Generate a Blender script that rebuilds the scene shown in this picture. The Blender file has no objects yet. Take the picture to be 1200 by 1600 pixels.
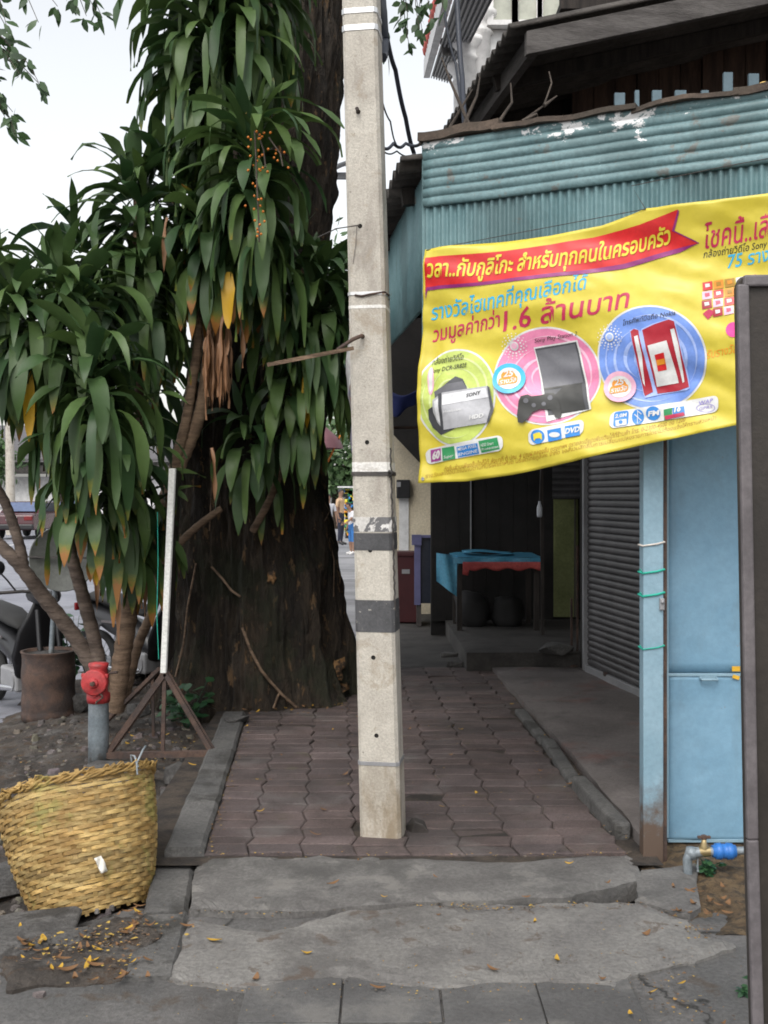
import bpy, bmesh, math, random
from mathutils import Vector, Matrix, noise
random.seed(7)
R = math.radians
SC = bpy.context.scene
COL = SC.collection

# ---------------------------------------------------------------- camera, sky, sun, exposure
F = 1650.0; HY = 772.0; CH = 1.5            # focal length and horizon in photo pixels, eye height
cd = bpy.data.cameras.new('camera'); cam = bpy.data.objects.new('camera', cd); COL.objects.link(cam)
cam.location = (0, 0, CH); cam.rotation_euler = (R(90), 0, 0)
cd.sensor_fit = 'AUTO'; cd.sensor_width = 36.0; cd.lens = 36.0 * F / 1600.0
cd.shift_y = (HY - 800.0) / 1600.0
cd.clip_start = 0.05; cd.clip_end = 2000
SC.camera = cam
SUN_EL, SUN_ROT = R(52), R(198)
w = bpy.data.worlds.new('World'); SC.world = w; w.use_nodes = True
nt = w.node_tree; nt.nodes.clear()
sky = nt.nodes.new('ShaderNodeTexSky'); sky.sky_type = 'NISHITA'; sky.sun_disc = False
sky.sun_elevation = SUN_EL; sky.sun_rotation = SUN_ROT
sky.air_density = 1.6; sky.dust_density = 3.0; sky.ozone_density = 1.0
hs = nt.nodes.new('ShaderNodeHueSaturation'); hs.inputs['Saturation'].default_value = 0.18
bg = nt.nodes.new('ShaderNodeBackground'); bg.inputs['Strength'].default_value = 0.15
wo = nt.nodes.new('ShaderNodeOutputWorld')
nt.links.new(sky.outputs[0], hs.inputs['Color']); nt.links.new(hs.outputs[0], bg.inputs[0]); nt.links.new(bg.outputs[0], wo.inputs[0])
sl = bpy.data.lights.new('sun', 'SUN'); sl.energy = 0.8; sl.angle = R(30); sl.color = (1, .95, .88)
so = bpy.data.objects.new('sun', sl); COL.objects.link(so)
sdir = Vector((math.sin(SUN_ROT) * math.cos(SUN_EL), math.cos(SUN_ROT) * math.cos(SUN_EL), math.sin(SUN_EL)))
so.rotation_euler = sdir.to_track_quat('Z', 'Y').to_euler(); so.location = (0, -5, 20)
SC.cycles.filter_width = 1.8
SC.view_settings.view_transform = 'Standard'; SC.view_settings.look = 'None'
SC.view_settings.exposure = 0.76; SC.view_settings.gamma = 1.0

# ---------------------------------------------------------------- helpers
def P(px, py, Y):
    return Vector(((px - 600) / F * Y, Y, CH - (py - HY) / F * Y))
def G(px, py, z=0.0):
    Y = (CH - z) * F / (py - HY)
    return Vector(((px - 600) / F * Y, Y, z))
def fbm(v, o=4, H=1.0): return noise.fractal(Vector(v), H, 2.0, o)
WL = {}
def empty(name, loc):
    o = bpy.data.objects.new(name, None); COL.objects.link(o); o.location = loc
    o.empty_display_size = .1; WL[o.name] = Vector(loc); return o
def tag(o, label=None, cat=None, group=None, kind=None):
    if label: o['label'] = label
    if cat: o['category'] = cat
    if group: o['group'] = group
    if kind: o['kind'] = kind
    return o
def thing(name, loc, label, cat, group=None): return tag(empty(name, loc), label, cat, group)

class MB:
    """collects world-space shapes, built as ONE mesh object"""
    def __init__(s): s.v = []; s.f = []; s.sm = []; s.mi = []; s.at = []; s.m = 0; s.a = (0, 0, 0)
    def add(s, vs, fs, smooth=False):
        b = len(s.v); s.v += [Vector(x) for x in vs]; s.at += [s.a] * len(vs)
        for f in fs: s.f.append([i + b for i in f]); s.sm.append(smooth); s.mi.append(s.m)
        return b
    def box(s, c, d, rz=0, M=None):
        hx, hy, hz = d[0] / 2, d[1] / 2, d[2] / 2
        vs = [Vector((x, y, z)) for x in (-hx, hx) for y in (-hy, hy) for z in (-hz, hz)]
        M = M or Matrix.Rotation(rz, 3, 'Z')
        s.add([M @ v + Vector(c) for v in vs], [(0, 1, 3, 2), (4, 6, 7, 5), (0, 4, 5, 1), (2, 3, 7, 6), (0, 2, 6, 4), (1, 5, 7, 3)])
    def bar(s, a, b, wx, wy, up=(0, 0, 1)):
        a = Vector(a); b = Vector(b); d = b - a; L = d.length; z = d.normalized(); u = Vector(up)
        if abs(z.dot(u)) > .98: u = Vector((0, 1, 0))
        x = u.cross(z).normalized(); y = z.cross(x)
        M = Matrix((x, y, z)).transposed(); s.box((a + b) / 2, (wx, wy, L), M=M)
    def tube(s, pts, rs, n=10, smooth=True, cap=True):
        pts = [Vector(p) for p in pts]
        if not hasattr(rs, '__len__'): rs = [rs] * len(pts)
        rings = []; px = None
        for i, p in enumerate(pts):
            t = (pts[min(i + 1, len(pts) - 1)] - pts[max(i - 1, 0)]).normalized()
            if px is None:
                u = Vector((0, 0, 1)) if abs(t.z) < .9 else Vector((1, 0, 0)); px = u.cross(t).normalized()
            else: px = (px - t * px.dot(t)).normalized()
            py = t.cross(px)
            rings.append([p + (px * math.cos(2 * math.pi * k / n) + py * math.sin(2 * math.pi * k / n)) * rs[i] for k in range(n)])
        vs = [v for r in rings for v in r]; fs = []
        for i in range(len(pts) - 1):
            for k in range(n):
                a = i * n + k; b = i * n + (k + 1) % n; fs.append((a, b, b + n, a + n))
        s.add(vs, fs, smooth)
        if cap:
            s.add(rings[0], [tuple(reversed(range(n)))]); s.add(rings[-1], [tuple(range(n))])
    def lathe(s, c, prof, n=24, M=None, smooth=True):
        M = M or Matrix.Identity(3); c = Vector(c); vs = []; fs = []
        for r, z in prof:
            for k in range(n):
                a = 2 * math.pi * k / n; vs.append(M @ Vector((r * math.cos(a), r * math.sin(a), z)) + c)
        for i in range(len(prof) - 1):
            for k in range(n):
                a = i * n + k; b = i * n + (k + 1) % n; fs.append((a, b, b + n, a + n))
        s.add(vs, fs, smooth)
    def prism(s, pts, d):
        """polygon pts (3D) extruded by vector d"""
        pts = [Vector(p) for p in pts]; n = len(pts); d = Vector(d)
        s.add(pts + [p + d for p in pts], [tuple(reversed(range(n))), tuple(range(n, 2 * n))] + [(i, (i + 1) % n, (i + 1) % n + n, i + n) for i in range(n)])
    def grid(s, fn, nu, nv, smooth=True):
        vs = [fn(i / nu, j / nv) for j in range(nv + 1) for i in range(nu + 1)]
        fs = [(j * (nu + 1) + i, j * (nu + 1) + i + 1, (j + 1) * (nu + 1) + i + 1, (j + 1) * (nu + 1) + i) for j in range(nv) for i in range(nu)]
        s.add(vs, fs, smooth)
    def build(s, name, mat, parent=None, origin=None, bevel=0, solid=0, attr=None, fixn=True):
        o0 = WL[parent.name] if parent else Vector(origin if origin is not None else (0, 0, 0))
        me = bpy.data.meshes.new(name)
        me.from_pydata([tuple(v - o0) for v in s.v], [], s.f)
        for m in (mat if isinstance(mat, (list, tuple)) else [mat]): me.materials.append(m)
        me.polygons.foreach_set('use_smooth', s.sm); me.polygons.foreach_set('material_index', s.mi)
        if attr:
            a = me.attributes.new(attr, 'FLOAT_COLOR', 'POINT')
            a.data.foreach_set('color', [x for t in s.at for x in (t[0], t[1], t[2], 1.0)])
        if fixn:
            bm = bmesh.new(); bm.from_mesh(me); bmesh.ops.recalc_face_normals(bm, faces=bm.faces); bm.to_mesh(me); bm.free()
        me.update()
        o = bpy.data.objects.new(name, me); COL.objects.link(o)
        if parent: o.parent = parent
        else: o.location = o0
        WL[o.name] = o0.copy()
        if solid:
            md = o.modifiers.new('solid', 'SOLIDIFY'); md.thickness = solid; md.offset = -1
        if bevel:
            md = o.modifiers.new('bevel', 'BEVEL'); md.width = bevel; md.segments = 2; md.limit_method = 'ANGLE'; md.angle_limit = R(40)
        return o

# ---------------------------------------------------------------- materials
def NN(nt, t, **k):
    n = nt.nodes.new(t)
    for a, b in k.items(): setattr(n, a, b)
    return n
def ramp(nt, src, p0, c0, p1, c1):
    r = NN(nt, 'ShaderNodeValToRGB'); e = r.color_ramp.elements
    e[0].position = p0; e[0].color = (*c0, 1) if len(c0) == 3 else c0
    e[1].position = p1; e[1].color = (*c1, 1) if len(c1) == 3 else c1
    nt.links.new(src, r.inputs[0]); return r
def mixc(nt, fac, a, b, mode='MIX'):
    m = NN(nt, 'ShaderNodeMix', data_type='RGBA', blend_type=mode)
    for sock, v in ((m.inputs[0], fac), (m.inputs[6], a), (m.inputs[7], b)):
        if hasattr(v, 'is_output'): nt.links.new(v, sock)
        elif isinstance(v, (tuple, list)): sock.default_value = (*v, 1)
        else: sock.default_value = v
    return m.outputs[2]
def nz(nt, co, scale, detail=6, rough=.6, dist=0):
    n = NN(nt, 'ShaderNodeTexNoise'); n.inputs['Scale'].default_value = scale; n.inputs['Detail'].default_value = detail
    n.inputs['Roughness'].default_value = rough; n.inputs['Distortion'].default_value = dist; nt.links.new(co, n.inputs['Vector']); return n.outputs[0]
def wmat(name, c1, c2, scale=3, rough=.8, bump=.15, bscale=60, spots=(), stretch=None, metal=0, spec=.5, attr=None, cracks=None, transl=0, bdist=.012, grit=.42):
    """weathered surface: two base colours mixed by noise, then stains (colour, scale, lo, hi, amount[, stretch])"""
    m = bpy.data.materials.new(name); m.use_nodes = True; nt = m.node_tree; b = nt.nodes['Principled BSDF']
    tc = NN(nt, 'ShaderNodeTexCoord'); co = tc.outputs['Object']
    def st(v):
        if not v: return co
        mp = NN(nt, 'ShaderNodeMapping'); mp.inputs['Scale'].default_value = v; nt.links.new(co, mp.inputs[0]); return mp.outputs[0]
    def boost(v):
        q = NN(nt, 'ShaderNodeMapRange'); q.inputs[1].default_value = .27; q.inputs[2].default_value = .73; nt.links.new(v, q.inputs[0]); return q.outputs[0]
    cs = st(stretch)
    n = boost(nz(nt, cs, scale, 8, .65))
    r = ramp(nt, n, .3, c1, .7, c2); col = r.outputs[0]
    fine = boost(nz(nt, cs, bscale, 5, .7))
    col = mixc(nt, grit, col, ramp(nt, fine, .25, (.45, .45, .45), .75, (1, 1, 1)).outputs[0], 'MULTIPLY')
    if attr:
        at = NN(nt, 'ShaderNodeAttribute', attribute_name=attr); col = mixc(nt, 1.0, col, at.outputs['Color'], 'MULTIPLY')
    for sp in spots:
        f = ramp(nt, boost(nz(nt, st(sp[5]) if len(sp) > 5 else co, sp[1], 7, .65, .3)), sp[2], (0, 0, 0), sp[3], (sp[4],) * 3).outputs[0]
        col = mixc(nt, f, col, sp[0])
    hgt = fine
    if cracks:
        wv = nz(nt, co, cracks[0] * 2.5, 5, .6)
        ad = NN(nt, 'ShaderNodeVectorMath', operation='MULTIPLY_ADD'); nt.links.new(wv, ad.inputs[0]); ad.inputs[1].default_value = (.35,) * 3; nt.links.new(co, ad.inputs[2])
        vo = NN(nt, 'ShaderNodeTexVoronoi', feature='DISTANCE_TO_EDGE'); vo.inputs['Scale'].default_value = cracks[0]; nt.links.new(ad.outputs[0], vo.inputs['Vector'])
        ck = ramp(nt, vo.outputs['Distance'], 0.0, (1, 1, 1), cracks[1], (0, 0, 0)).outputs[0]
        col = mixc(nt, ck, col, cracks[2])
    nt.links.new(col, b.inputs['Base Color'])
    b.inputs['Roughness'].default_value = rough; b.inputs['Metallic'].default_value = metal; b.inputs['Specular IOR Level'].default_value = spec
    if bump:
        bp = NN(nt, 'ShaderNodeBump'); bp.inputs['Strength'].default_value = bump; bp.inputs['Distance'].default_value = bdist
        big = nz(nt, cs, bscale / 5, 6, .6)
        ma = NN(nt, 'ShaderNodeMath', operation='ADD'); nt.links.new(hgt, ma.inputs[0]); nt.links.new(big, ma.inputs[1])
        nt.links.new(ma.outputs[0], bp.inputs['Height']); nt.links.new(bp.outputs[0], b.inputs['Normal'])
    return m
def flat(name, c, rough=.5, metal=0, **k):
    return wmat(name, tuple(x * .88 for x in c), tuple(min(1, x * 1.08) for x in c), scale=k.pop('scale', 5), rough=rough, metal=metal, bump=k.pop('bump', .05), bscale=k.pop('bscale', 80), grit=k.pop('grit', .12), **k)

BROWN = (.05, .032, .02)
M = {}
M['ground'] = wmat('dry_earth', (.07, .06, .05), (.12, .10, .085), 1.5, .95, .6, 30)
M['asphalt'] = wmat('asphalt', (.22, .225, .26), (.28, .285, .32), 1.2, .8, .25, 90, spots=[((.06, .06, .065), .8, .6, .8, .5)])
M['dirt'] = wmat('verge_dirt', (.034, .028, .024), (.083, .069, .058), 4, .95, .8, 45, spots=[((.112, .105, .098), 5, .55, .75, .7), ((.068, .038, .019), 14, .6, .75, .7)])
M['soil'] = wmat('brown_soil', (.10, .065, .035), (.17, .115, .06), 9, .95, .9, 60, spots=[((.04, .03, .02), 22, .5, .65, .8)])
M['concrete'] = wmat('grey_concrete', (0.125, 0.118, 0.113), (0.167, 0.160, 0.152), 3, .85, .35, 70, spots=[((0.059, 0.057, 0.054), 2.2, .52, .75, .65), ((0.210, 0.198, 0.182), 6, .6, .75, .5)], bdist=.025, grit=.55)
M['patch'] = wmat('pale_cement_patch', (0.159, 0.151, 0.144), (0.216, 0.207, 0.194), 3.5, .85, .35, 60, spots=[((0.083, 0.077, 0.073), 2.0, .55, .75, .6), ((0.076, 0.049, 0.032), 9, .66, .78, .6)], bdist=.025, grit=.55)
M['apron'] = wmat('old_concrete_apron', (0.105, 0.102, 0.100), (0.143, 0.136, 0.132), 2.5, .85, .4, 60, spots=[((0.051, 0.048, 0.046), 1.6, .52, .72, .6), ((0.064, 0.043, 0.026), 7, .66, .8, .6)], cracks=(.95, .012, (0.019, 0.018, 0.016)), bdist=.025, grit=.55)
M['tile'] = wmat('cement_tile', (0.083, 0.080, 0.079), (0.114, 0.111, 0.109), 3, .8, .35, 70, spots=[((0.159, 0.151, 0.141), 3, .55, .75, .6)])
M['paver'] = wmat('red_paver', (.079, .061, .056), (.12, .093, .086), 3, .85, .5, 80, spots=[((.045, .038, .036), 1.7, .55, .85, .75), ((.13, .12, .113), 2.6, .6, .9, .6), ((.06, .052, .03), 5, .72, .9, .5), ((.03, .026, .024), 16, .8, .9, .6)], attr='tint', grit=.5)
M['sand'] = wmat('joint_dirt', (.025, .02, .017), (.065, .05, .038), 8, .95, .5, 60)
M['shopfloor'] = wmat('shop_floor', (.125, .11, .104), (.18, .16, .152), 2, .75, .3, 60, spots=[((.17, .07, .055), 1.5, .6, .8, .6), ((.055, .05, .048), 3, .6, .8, .5)])
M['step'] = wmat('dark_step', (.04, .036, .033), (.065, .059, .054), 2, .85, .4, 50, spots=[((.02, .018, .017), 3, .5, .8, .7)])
M['kerb'] = wmat('kerb_stone', (0.094, 0.092, 0.090), (0.140, 0.135, 0.129), 4, .85, .45, 60, spots=[((0.035, 0.033, 0.029), 3, .52, .72, .8)], bdist=.025, grit=.55)
M['rubble'] = wmat('rubble', (.077, .073, .070), (.133, .127, .122), 6, .9, .6, 50, spots=[((.028, .025, .022), 5, .52, .7, .8)], bdist=.025, grit=.55)
M['pole'] = wmat('pole_concrete', (.460, .423, .368), (.552, .515, .451), 5, .85, .3, 120, spots=[((.221, .193, .166), 3.2, .58, .78, .6, (1, 1, .45)), ((.083, .074, .064), 48, .86, .92, .7), ((.276, .221, .156), 7, .62, .8, .5)])
M['polefoot'] = wmat('pole_foot', (.40, .36, .30), (.53, .48, .41), 5, .9, .3, 100, spots=[((.20, .15, .09), 3, .42, .75, .8, (2, 2, .7)), ((.09, .08, .07), 48, .86, .92, .7)])
M['blackpaint'] = wmat('worn_black_paint', (.055, .055, .058), (.085, .085, .09), 6, .8, .2, 90, spots=[((.45, .42, .37), 30, .80, .88, .8), ((.3, .28, .25), 9, .78, .92, .5)])
M['whitepaint'] = wmat('white_paint', (.72, .70, .66), (.8, .78, .75), 6, .7, .1, 90, spots=[((.4, .37, .33), 12, .62, .75, .6)])
M['scrap'] = wmat('poster_scraps', (.55, .53, .5), (.7, .68, .66), 9, .8, .1, 90, spots=[((.08, .08, .085), 13, .50, .56, .9)])
M['steelband'] = flat('steel_band', (.62, .62, .62), .3, .7)
M['darkmetal'] = wmat('dark_metal', (.035, .032, .03), (.07, .06, .055), 6, .6, .2, 80)
M['rust'] = wmat('rusty_iron', (.06, .04, .034), (.115, .07, .052), 7, .85, .4, 90, spots=[((.05, .04, .038), 5, .5, .7, .8)])
M['hole'] = flat('hole_shade', (.012, .011, .01), .9)
M['bark'] = wmat('dark_bark', (.020, .014, .009), (.068, .048, .031), 5, .95, 1.0, 26, stretch=(1, 1, .25), bdist=.05, grit=.75, spots=[((.188, .112, .053), 14, .71, .78, .85, (1, 1, .4)), ((.08, .066, .052), 7, .66, .82, .6, (1, 1, .3)), ((.022, .027, .012), 2.2, .52, .72, .7)])
M['stem'] = wmat('dracaena_stem', (.12, .078, .05), (.24, .16, .105), 5, .85, .6, 14, stretch=(1, 1, 5))
M['stemgrey'] = wmat('dracaena_old_stem', (.08, .058, .046), (.165, .125, .1), 5, .9, .6, 14, stretch=(1, 1, 4))
M['stemtan'] = wmat('tan_cane', (.19, .125, .08), (.33, .225, .145), 5, .85, .6, 14, stretch=(1, 1, 5))
M['twig'] = wmat('twig', (.045, .035, .028), (.09, .07, .055), 8, .9, .3, 60)
M['teal'] = wmat('teal_sheet_paint', (.110, .205, .221), (.152, .257, .273), 4, .55, .08, 60, grit=.13, spots=[((.063, .105, .110), 2.4, .52, .75, .6, (1, 1, .5)), ((.147, .095, .063), 11, .84, .95, .6)])
M['bluepaint'] = wmat('blue_sheet_paint', (.165, .31, .43), (.205, .36, .485), 2, .5, .06, 40, spots=[((.130, .205, .254), 1.9, .52, .8, .6, (1, 1, .6)), ((.238, .140, .076), 15, .90, .97, .7)], grit=.14)
M['bluepost'] = wmat('blue_post_paint', (.205, .325, .40), (.25, .375, .455), 3, .55, .1, 50, spots=[((.13, .085, .05), 6, .80, .9, .7)], grit=.18)
M['oldwood'] = wmat('dark_wood', (.018, .014, .012), (.042, .033, .028), 4, .9, .4, 20, stretch=(6, 6, .6))
M['beam'] = wmat('grey_beam', (.065, .058, .055), (.12, .11, .105), 4, .9, .4, 30, stretch=(.7, .7, 4))
M['coping'] = wmat('rusted_coping', (.05, .036, .028), (.11, .08, .06), 4, .9, .4, 40, spots=[((.05, .04, .03), 3, .5, .7, .7)])
M['roofsheet'] = wmat('old_roof_sheet', (.05, .044, .04), (.09, .08, .072), 4, .95, .4, 40)
M['shutter'] = wmat('grey_shutter', (.050, .047, .048), (.078, .073, .076), 3, .45, .05, 60, spots=[((.08, .075, .075), 3, .52, .75, .6)])
M['cream'] = wmat('cream_wall', (.60, .52, .38), (.68, .60, .45), 2, .85, .1, 40, spots=[((.4, .34, .25), 2, .58, .8, .5)])
M['dark'] = wmat('shade_black_wall', (.006, .005, .0045), (.013, .011, .01), 3, .9, .2, 30)  # near-black base; the deep shade indoors is put into the wall colour
M['greendoor'] = wmat('green_door', (.13, .15, .05), (.18, .2, .075), 3, .7, .1, 40)
M['white'] = flat('white_plaster', (.75, .74, .73), .7)
M['offwhite'] = flat('pale_plaster', (.62, .62, .62), .7)
M['greymetal'] = flat('grey_metal', (.3, .3, .31), .5, .3)
M['bskin'] = wmat('brown_panel', (.020, .0155, .012), (.032, .025, .020), 3, .6, .1, 60)
M['frame'] = wmat('grey_frame', (.105, .093, .098), (.14, .125, .13), 6, .6, .1, 60)
M['alu'] = wmat('pale_edge', (.72, .72, .68), (.8, .8, .77), 9, .5, .1, 60)
M['redpaint'] = wmat('red_valve_paint', (.38, .025, .03), (.5, .05, .05), 9, .5, .2, 60, spots=[((.16, .03, .03), 9, .52, .7, .7)])
M['galv'] = wmat('galvanised_pipe', (.2, .235, .26), (.3, .335, .36), 7, .5, .15, 60, metal=.3, spots=[((.12, .1, .08), 6, .6, .75, .6)])
M['meterblue'] = flat('meter_blue', (.03, .16, .5), .35)
M['black'] = flat('black_plastic', (.018, .018, .02), .35)
M['blackmatte'] = flat('black_matte', (.02, .02, .02), .8)
M['chrome'] = flat('chrome', (.6, .6, .62), .15, .9)
M['glassdark'] = flat('dark_glass', (.03, .035, .05), .08)
M['carred'] = flat('maroon_paint', (.055, .009, .014), .2)
M['cargreen'] = flat('dark_teal_paint', (.02, .05, .06), .2)
M['taillight'] = flat('tail_light', (.16, .01, .012), .25)
M['rubber'] = flat('rubber', (.02, .02, .02), .85)
M['bluecloth'] = wmat('blue_plastic_cloth', (.06, .26, .42), (.09, .34, .5), 4, .35, .1, 40)
M['redcloth'] = wmat('red_cloth', (.36, .05, .05), (.48, .08, .07), 5, .7, .1, 40)
M['lilac'] = flat('lilac_paint', (.12, .12, .24), .5)
M['crimson'] = flat('dull_red_box', (.05, .008, .01), .5)
M['yellowpl'] = flat('yellow_plastic', (.75, .5, .15), .4)
M['wire'] = flat('cable', (.03, .035, .05), .5)
M['ropegreen'] = flat('green_string', (.02, .38, .28), .6)
M['ropewhite'] = flat('white_string', (.6, .55, .5), .7)
M['orange'] = flat('orange_fruit', (.55, .16, .015), .4)
M['paper'] = flat('paper', (.75, .72, .66), .7)
M['rooftile'] = flat('grey_roof_tile', (.1, .095, .1), .8)
M['redtile'] = flat('red_tile', (.5, .09, .07), .6)

def leafmat(name, dark, light, tipc=(.30, .13, .03), transl=.2, rough=.42, yelc=(.52, .30, .015), deadc=(.27, .14, .07)):
    m = bpy.data.materials.new(name); m.use_nodes = True; nt = m.node_tree; b = nt.nodes['Principled BSDF']
    at = NN(nt, 'ShaderNodeAttribute', attribute_name='lf'); sep = NN(nt, 'ShaderNodeSeparateColor'); nt.links.new(at.outputs['Color'], sep.inputs[0])
    along, age, rnd = sep.outputs
    tc = NN(nt, 'ShaderNodeTexCoord')
    col = ramp(nt, rnd, 0, dark, 1, light).outputs[0]
    col = mixc(nt, .5, col, ramp(nt, nz(nt, tc.outputs['Object'], 14), .3, (.6, .6, .6), .7, (1, 1, 1)).outputs[0], 'MULTIPLY')
    def mth(op, a, b_=None, c=None, clamp=False):
        n = NN(nt, 'ShaderNodeMath', operation=op, use_clamp=clamp)
        for i, v in enumerate((a, b_, c)):
            if v is None: continue
            if hasattr(v, 'is_output'): nt.links.new(v, n.inputs[i])
            else: n.inputs[i].default_value = v
        return n.outputs[0]
    nzv = mth('MULTIPLY_ADD', nz(nt, tc.outputs['Object'], 30), .25, -.125)
    e = mth('ADD', mth('MULTIPLY_ADD', age, .45, along), nzv)
    yel = mth('MULTIPLY', mth('SUBTRACT', e, 1.06), 8.0, clamp=True)
    col = mixc(nt, yel, col, (.16, .16, .02))
    tip = mth('MULTIPLY', mth('SUBTRACT', e, 1.17), 14.0, clamp=True)
    col = mixc(nt, tip, col, tipc)
    col = mixc(nt, mth('GREATER_THAN', age, 1.4), col, yelc)
    col = mixc(nt, mth('GREATER_THAN', age, 1.8), col, deadc)
    nt.links.new(col, b.inputs['Base Color']); b.inputs['Roughness'].default_value = rough; b.inputs['Specular IOR Level'].default_value = .45
    tr = NN(nt, 'ShaderNodeBsdfTranslucent'); nt.links.new(col, tr.inputs[0])
    mx = NN(nt, 'ShaderNodeMixShader'); mx.inputs[0].default_value = transl
    out = nt.nodes['Material Output']; nt.links.new(b.outputs[0], mx.inputs[1]); nt.links.new(tr.outputs[0], mx.inputs[2]); nt.links.new(mx.outputs[0], out.inputs[0])
    return m
M['drac'] = leafmat('dracaena_leaf', (.028, .070, .024), (.10, .165, .045), rough=.5)
M['crownleaf'] = leafmat('tree_leaf', (.03, .065, .025), (.06, .12, .04), transl=.25)
M['farleaf'] = leafmat('far_leaf', (.05, .10, .04), (.12, .2, .08), transl=.2)
M['weed'] = leafmat('weed_leaf', (.02, .07, .03), (.05, .13, .05))
M['dryleaf'] = leafmat('dry_leaf', (.4, .2, .03), (.6, .38, .03), transl=.05, rough=.75, yelc=(.42, .25, .03), deadc=(.17, .088, .038))

def structure(o): o['kind'] = 'structure'; return o

# ================================================================ THE GROUND
def flatsheet(name, mat, poly, z, thick=0, parent=None):
    mb = MB()
    if thick: mb.prism([(x, y, z - thick) for x, y in poly], (0, 0, thick))
    else: mb.add([(x, y, z) for x, y in poly], [tuple(range(len(poly)))])
    return structure(mb.build(name, mat))
flatsheet('ground', M['ground'], [(-400, -60), (400, -60), (400, 600), (-400, 600)], -.32)
flatsheet('road', M['asphalt'], [(-22, -30), (-2.75, -30), (-2.75, 300), (-22, 300)], -.2)
mb = MB()
for x in (-7.2, -12.4):
    for k in range(0, 30): mb.add([(x - .06, 3 + k * 9, -.196), (x + .06, 3 + k * 9, -.196), (x + .06, 9 + k * 9, -.196), (x - .06, 9 + k * 9, -.196)], [(0, 1, 2, 3)])
structure(mb.build('road_marking', M['whitepaint']))

def wob(pts, amp=.02, sub=6, seed=0):
    out = []
    for i in range(len(pts)):
        a = Vector(pts[i]); b = Vector(pts[(i + 1) % len(pts)])
        for k in range(sub):
            p = a.lerp(b, k / sub)
            if k: p = p + Vector((fbm((p.x * 5, p.y * 5, seed)) * amp, fbm((p.x * 5, p.y * 5, seed + 9)) * amp))
            out.append((p.x, p.y))
    return out

# verge of bare earth between kerb and road, humped under the plants
def verge_z(x, y):
    h = -.125 + .045 * fbm((x * 2.2, y * 2.2, 3)) + .014 * fbm((x * 14, y * 14, 5))
    h += .09 * math.exp(-(((x + 1.75) / .6) ** 2 + ((y - 6.9) / .9) ** 2))
    if x < -2.3: h -= (-2.3 - x) * .14
    if y < 3.6: h += .02
    return h
mb = MB()
mb.grid(lambda u, v: Vector((-2.95 + u * 2.2, 2.2 + v * 9.8, verge_z(-2.95 + u * 2.2, 2.2 + v * 9.8))), 90, 320)
structure(mb.build('verge', M['dirt']))

# foreground apron: old concrete, cement tiles, pale patch, slab edge
mb = MB()
mb.grid(lambda u, v: Vector((-5 + u * 11, -3 + v * 6.95, -.050 + .006 * fbm(((-5 + u * 11) * 1.5, v * 9, 2)) - (.10 * max(0, min(1, (-.95 - (-5 + u * 11)) * 3)) if v > .955 else 0))), 220, 140)
structure(mb.build('concrete_apron', M['apron']))
mb = MB(); rnd = random.Random(3)
for i in range(-1, 4):
    for j in range(6):
        x0 = -.43 + i * .302; y1 = 3.375 - j * .302
        if i == -1 and j < 1: continue
        g = .0022; t = -.038 + rnd.uniform(-.003, .003)
        mb.prism([(x0 + g, y1 - .3, t - .03), (x0 + .3 - g, y1 - .3, t - .03), (x0 + .3 - g, y1 - g, t - .03), (x0 + g, y1 - g, t - .03)], (rnd.uniform(-.002, .002), 0, .03))
structure(mb.build('cement_tiles', M['tile'], bevel=.003))
def gpoly(pix, z): return [(G(x, y, z).x, G(x, y, z).y) for x, y in pix]
def slab(name, mat, poly, ztop, thick, zamp=.004, sub=5, amp=.015, cell=.035, round_=.012, seed=1, zfn=None):
    """irregular slab with uneven top and rounded edge"""
    out = wob(poly, amp, sub, seed)
    bm = bmesh.new()
    vs = [bm.verts.new((x, y, ztop)) for x, y in out]; f = bm.faces.new(vs)
    if f.normal.z < 0: f.normal_flip()
    bmesh.ops.triangulate(bm, faces=bm.faces[:])
    for _ in range(6):
        es = [e for e in bm.edges if e.calc_length() > cell * 2.2]
        if not es: break
        bmesh.ops.subdivide_edges(bm, edges=es, cuts=1); bmesh.ops.triangulate(bm, faces=bm.faces[:])
    for v in bm.verts:
        z = zfn(v.co.x, v.co.y) if zfn else 0
        v.co.z += zamp * fbm((v.co.x * 4, v.co.y * 4, seed)) + z
    be = [e for e in bm.edges if e.is_boundary]
    for v in {v for e in be for v in e.verts}: v.co.z -= round_ * .6
    r = bmesh.ops.extrude_edge_only(bm, edges=be)
    for v in r['geom']:
        if isinstance(v, bmesh.types.BMVert): v.co.z = ztop - thick
    me = bpy.data.meshes.new(name); bmesh.ops.recalc_face_normals(bm, faces=bm.faces); bm.to_mesh(me); bm.free()
    me.materials.append(mat)
    o = bpy.data.objects.new(name, me); COL.objects.link(o); WL[o.name] = Vector((0, 0, 0))
    return o
slab('cement_patch', M['patch'], gpoly([(272, 1530), (285, 1475), (300, 1440), (420, 1458), (500, 1440), (560, 1415), (640, 1393), (730, 1420), (850, 1413), (1000, 1412), (1075, 1438), (1150, 1482), (1085, 1506), (1000, 1520), (960, 1545), (860, 1535), (700, 1545), (540, 1532), (400, 1548)], -.04), -.030, .05, .008, 12, .030)['kind'] = 'structure'
slab('pavement_slab', M['concrete'], gpoly([(297, 1412), (300, 1372), (316, 1333), (560, 1336), (800, 1338), (992, 1330), (1004, 1366), (880, 1396), (650, 1402), (480, 1415)], 0), -.006, .09, .007, 12, .018, seed=4, round_=.018)['kind'] = 'structure'
slab('corner_slab', M['concrete'], gpoly([(992, 1408), (1002, 1362), (1085, 1352), (1095, 1420), (1075, 1432)], -.03), -.016, .07, .006, 10, .02, seed=14)['kind'] = 'structure'
mb = MB()
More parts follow.
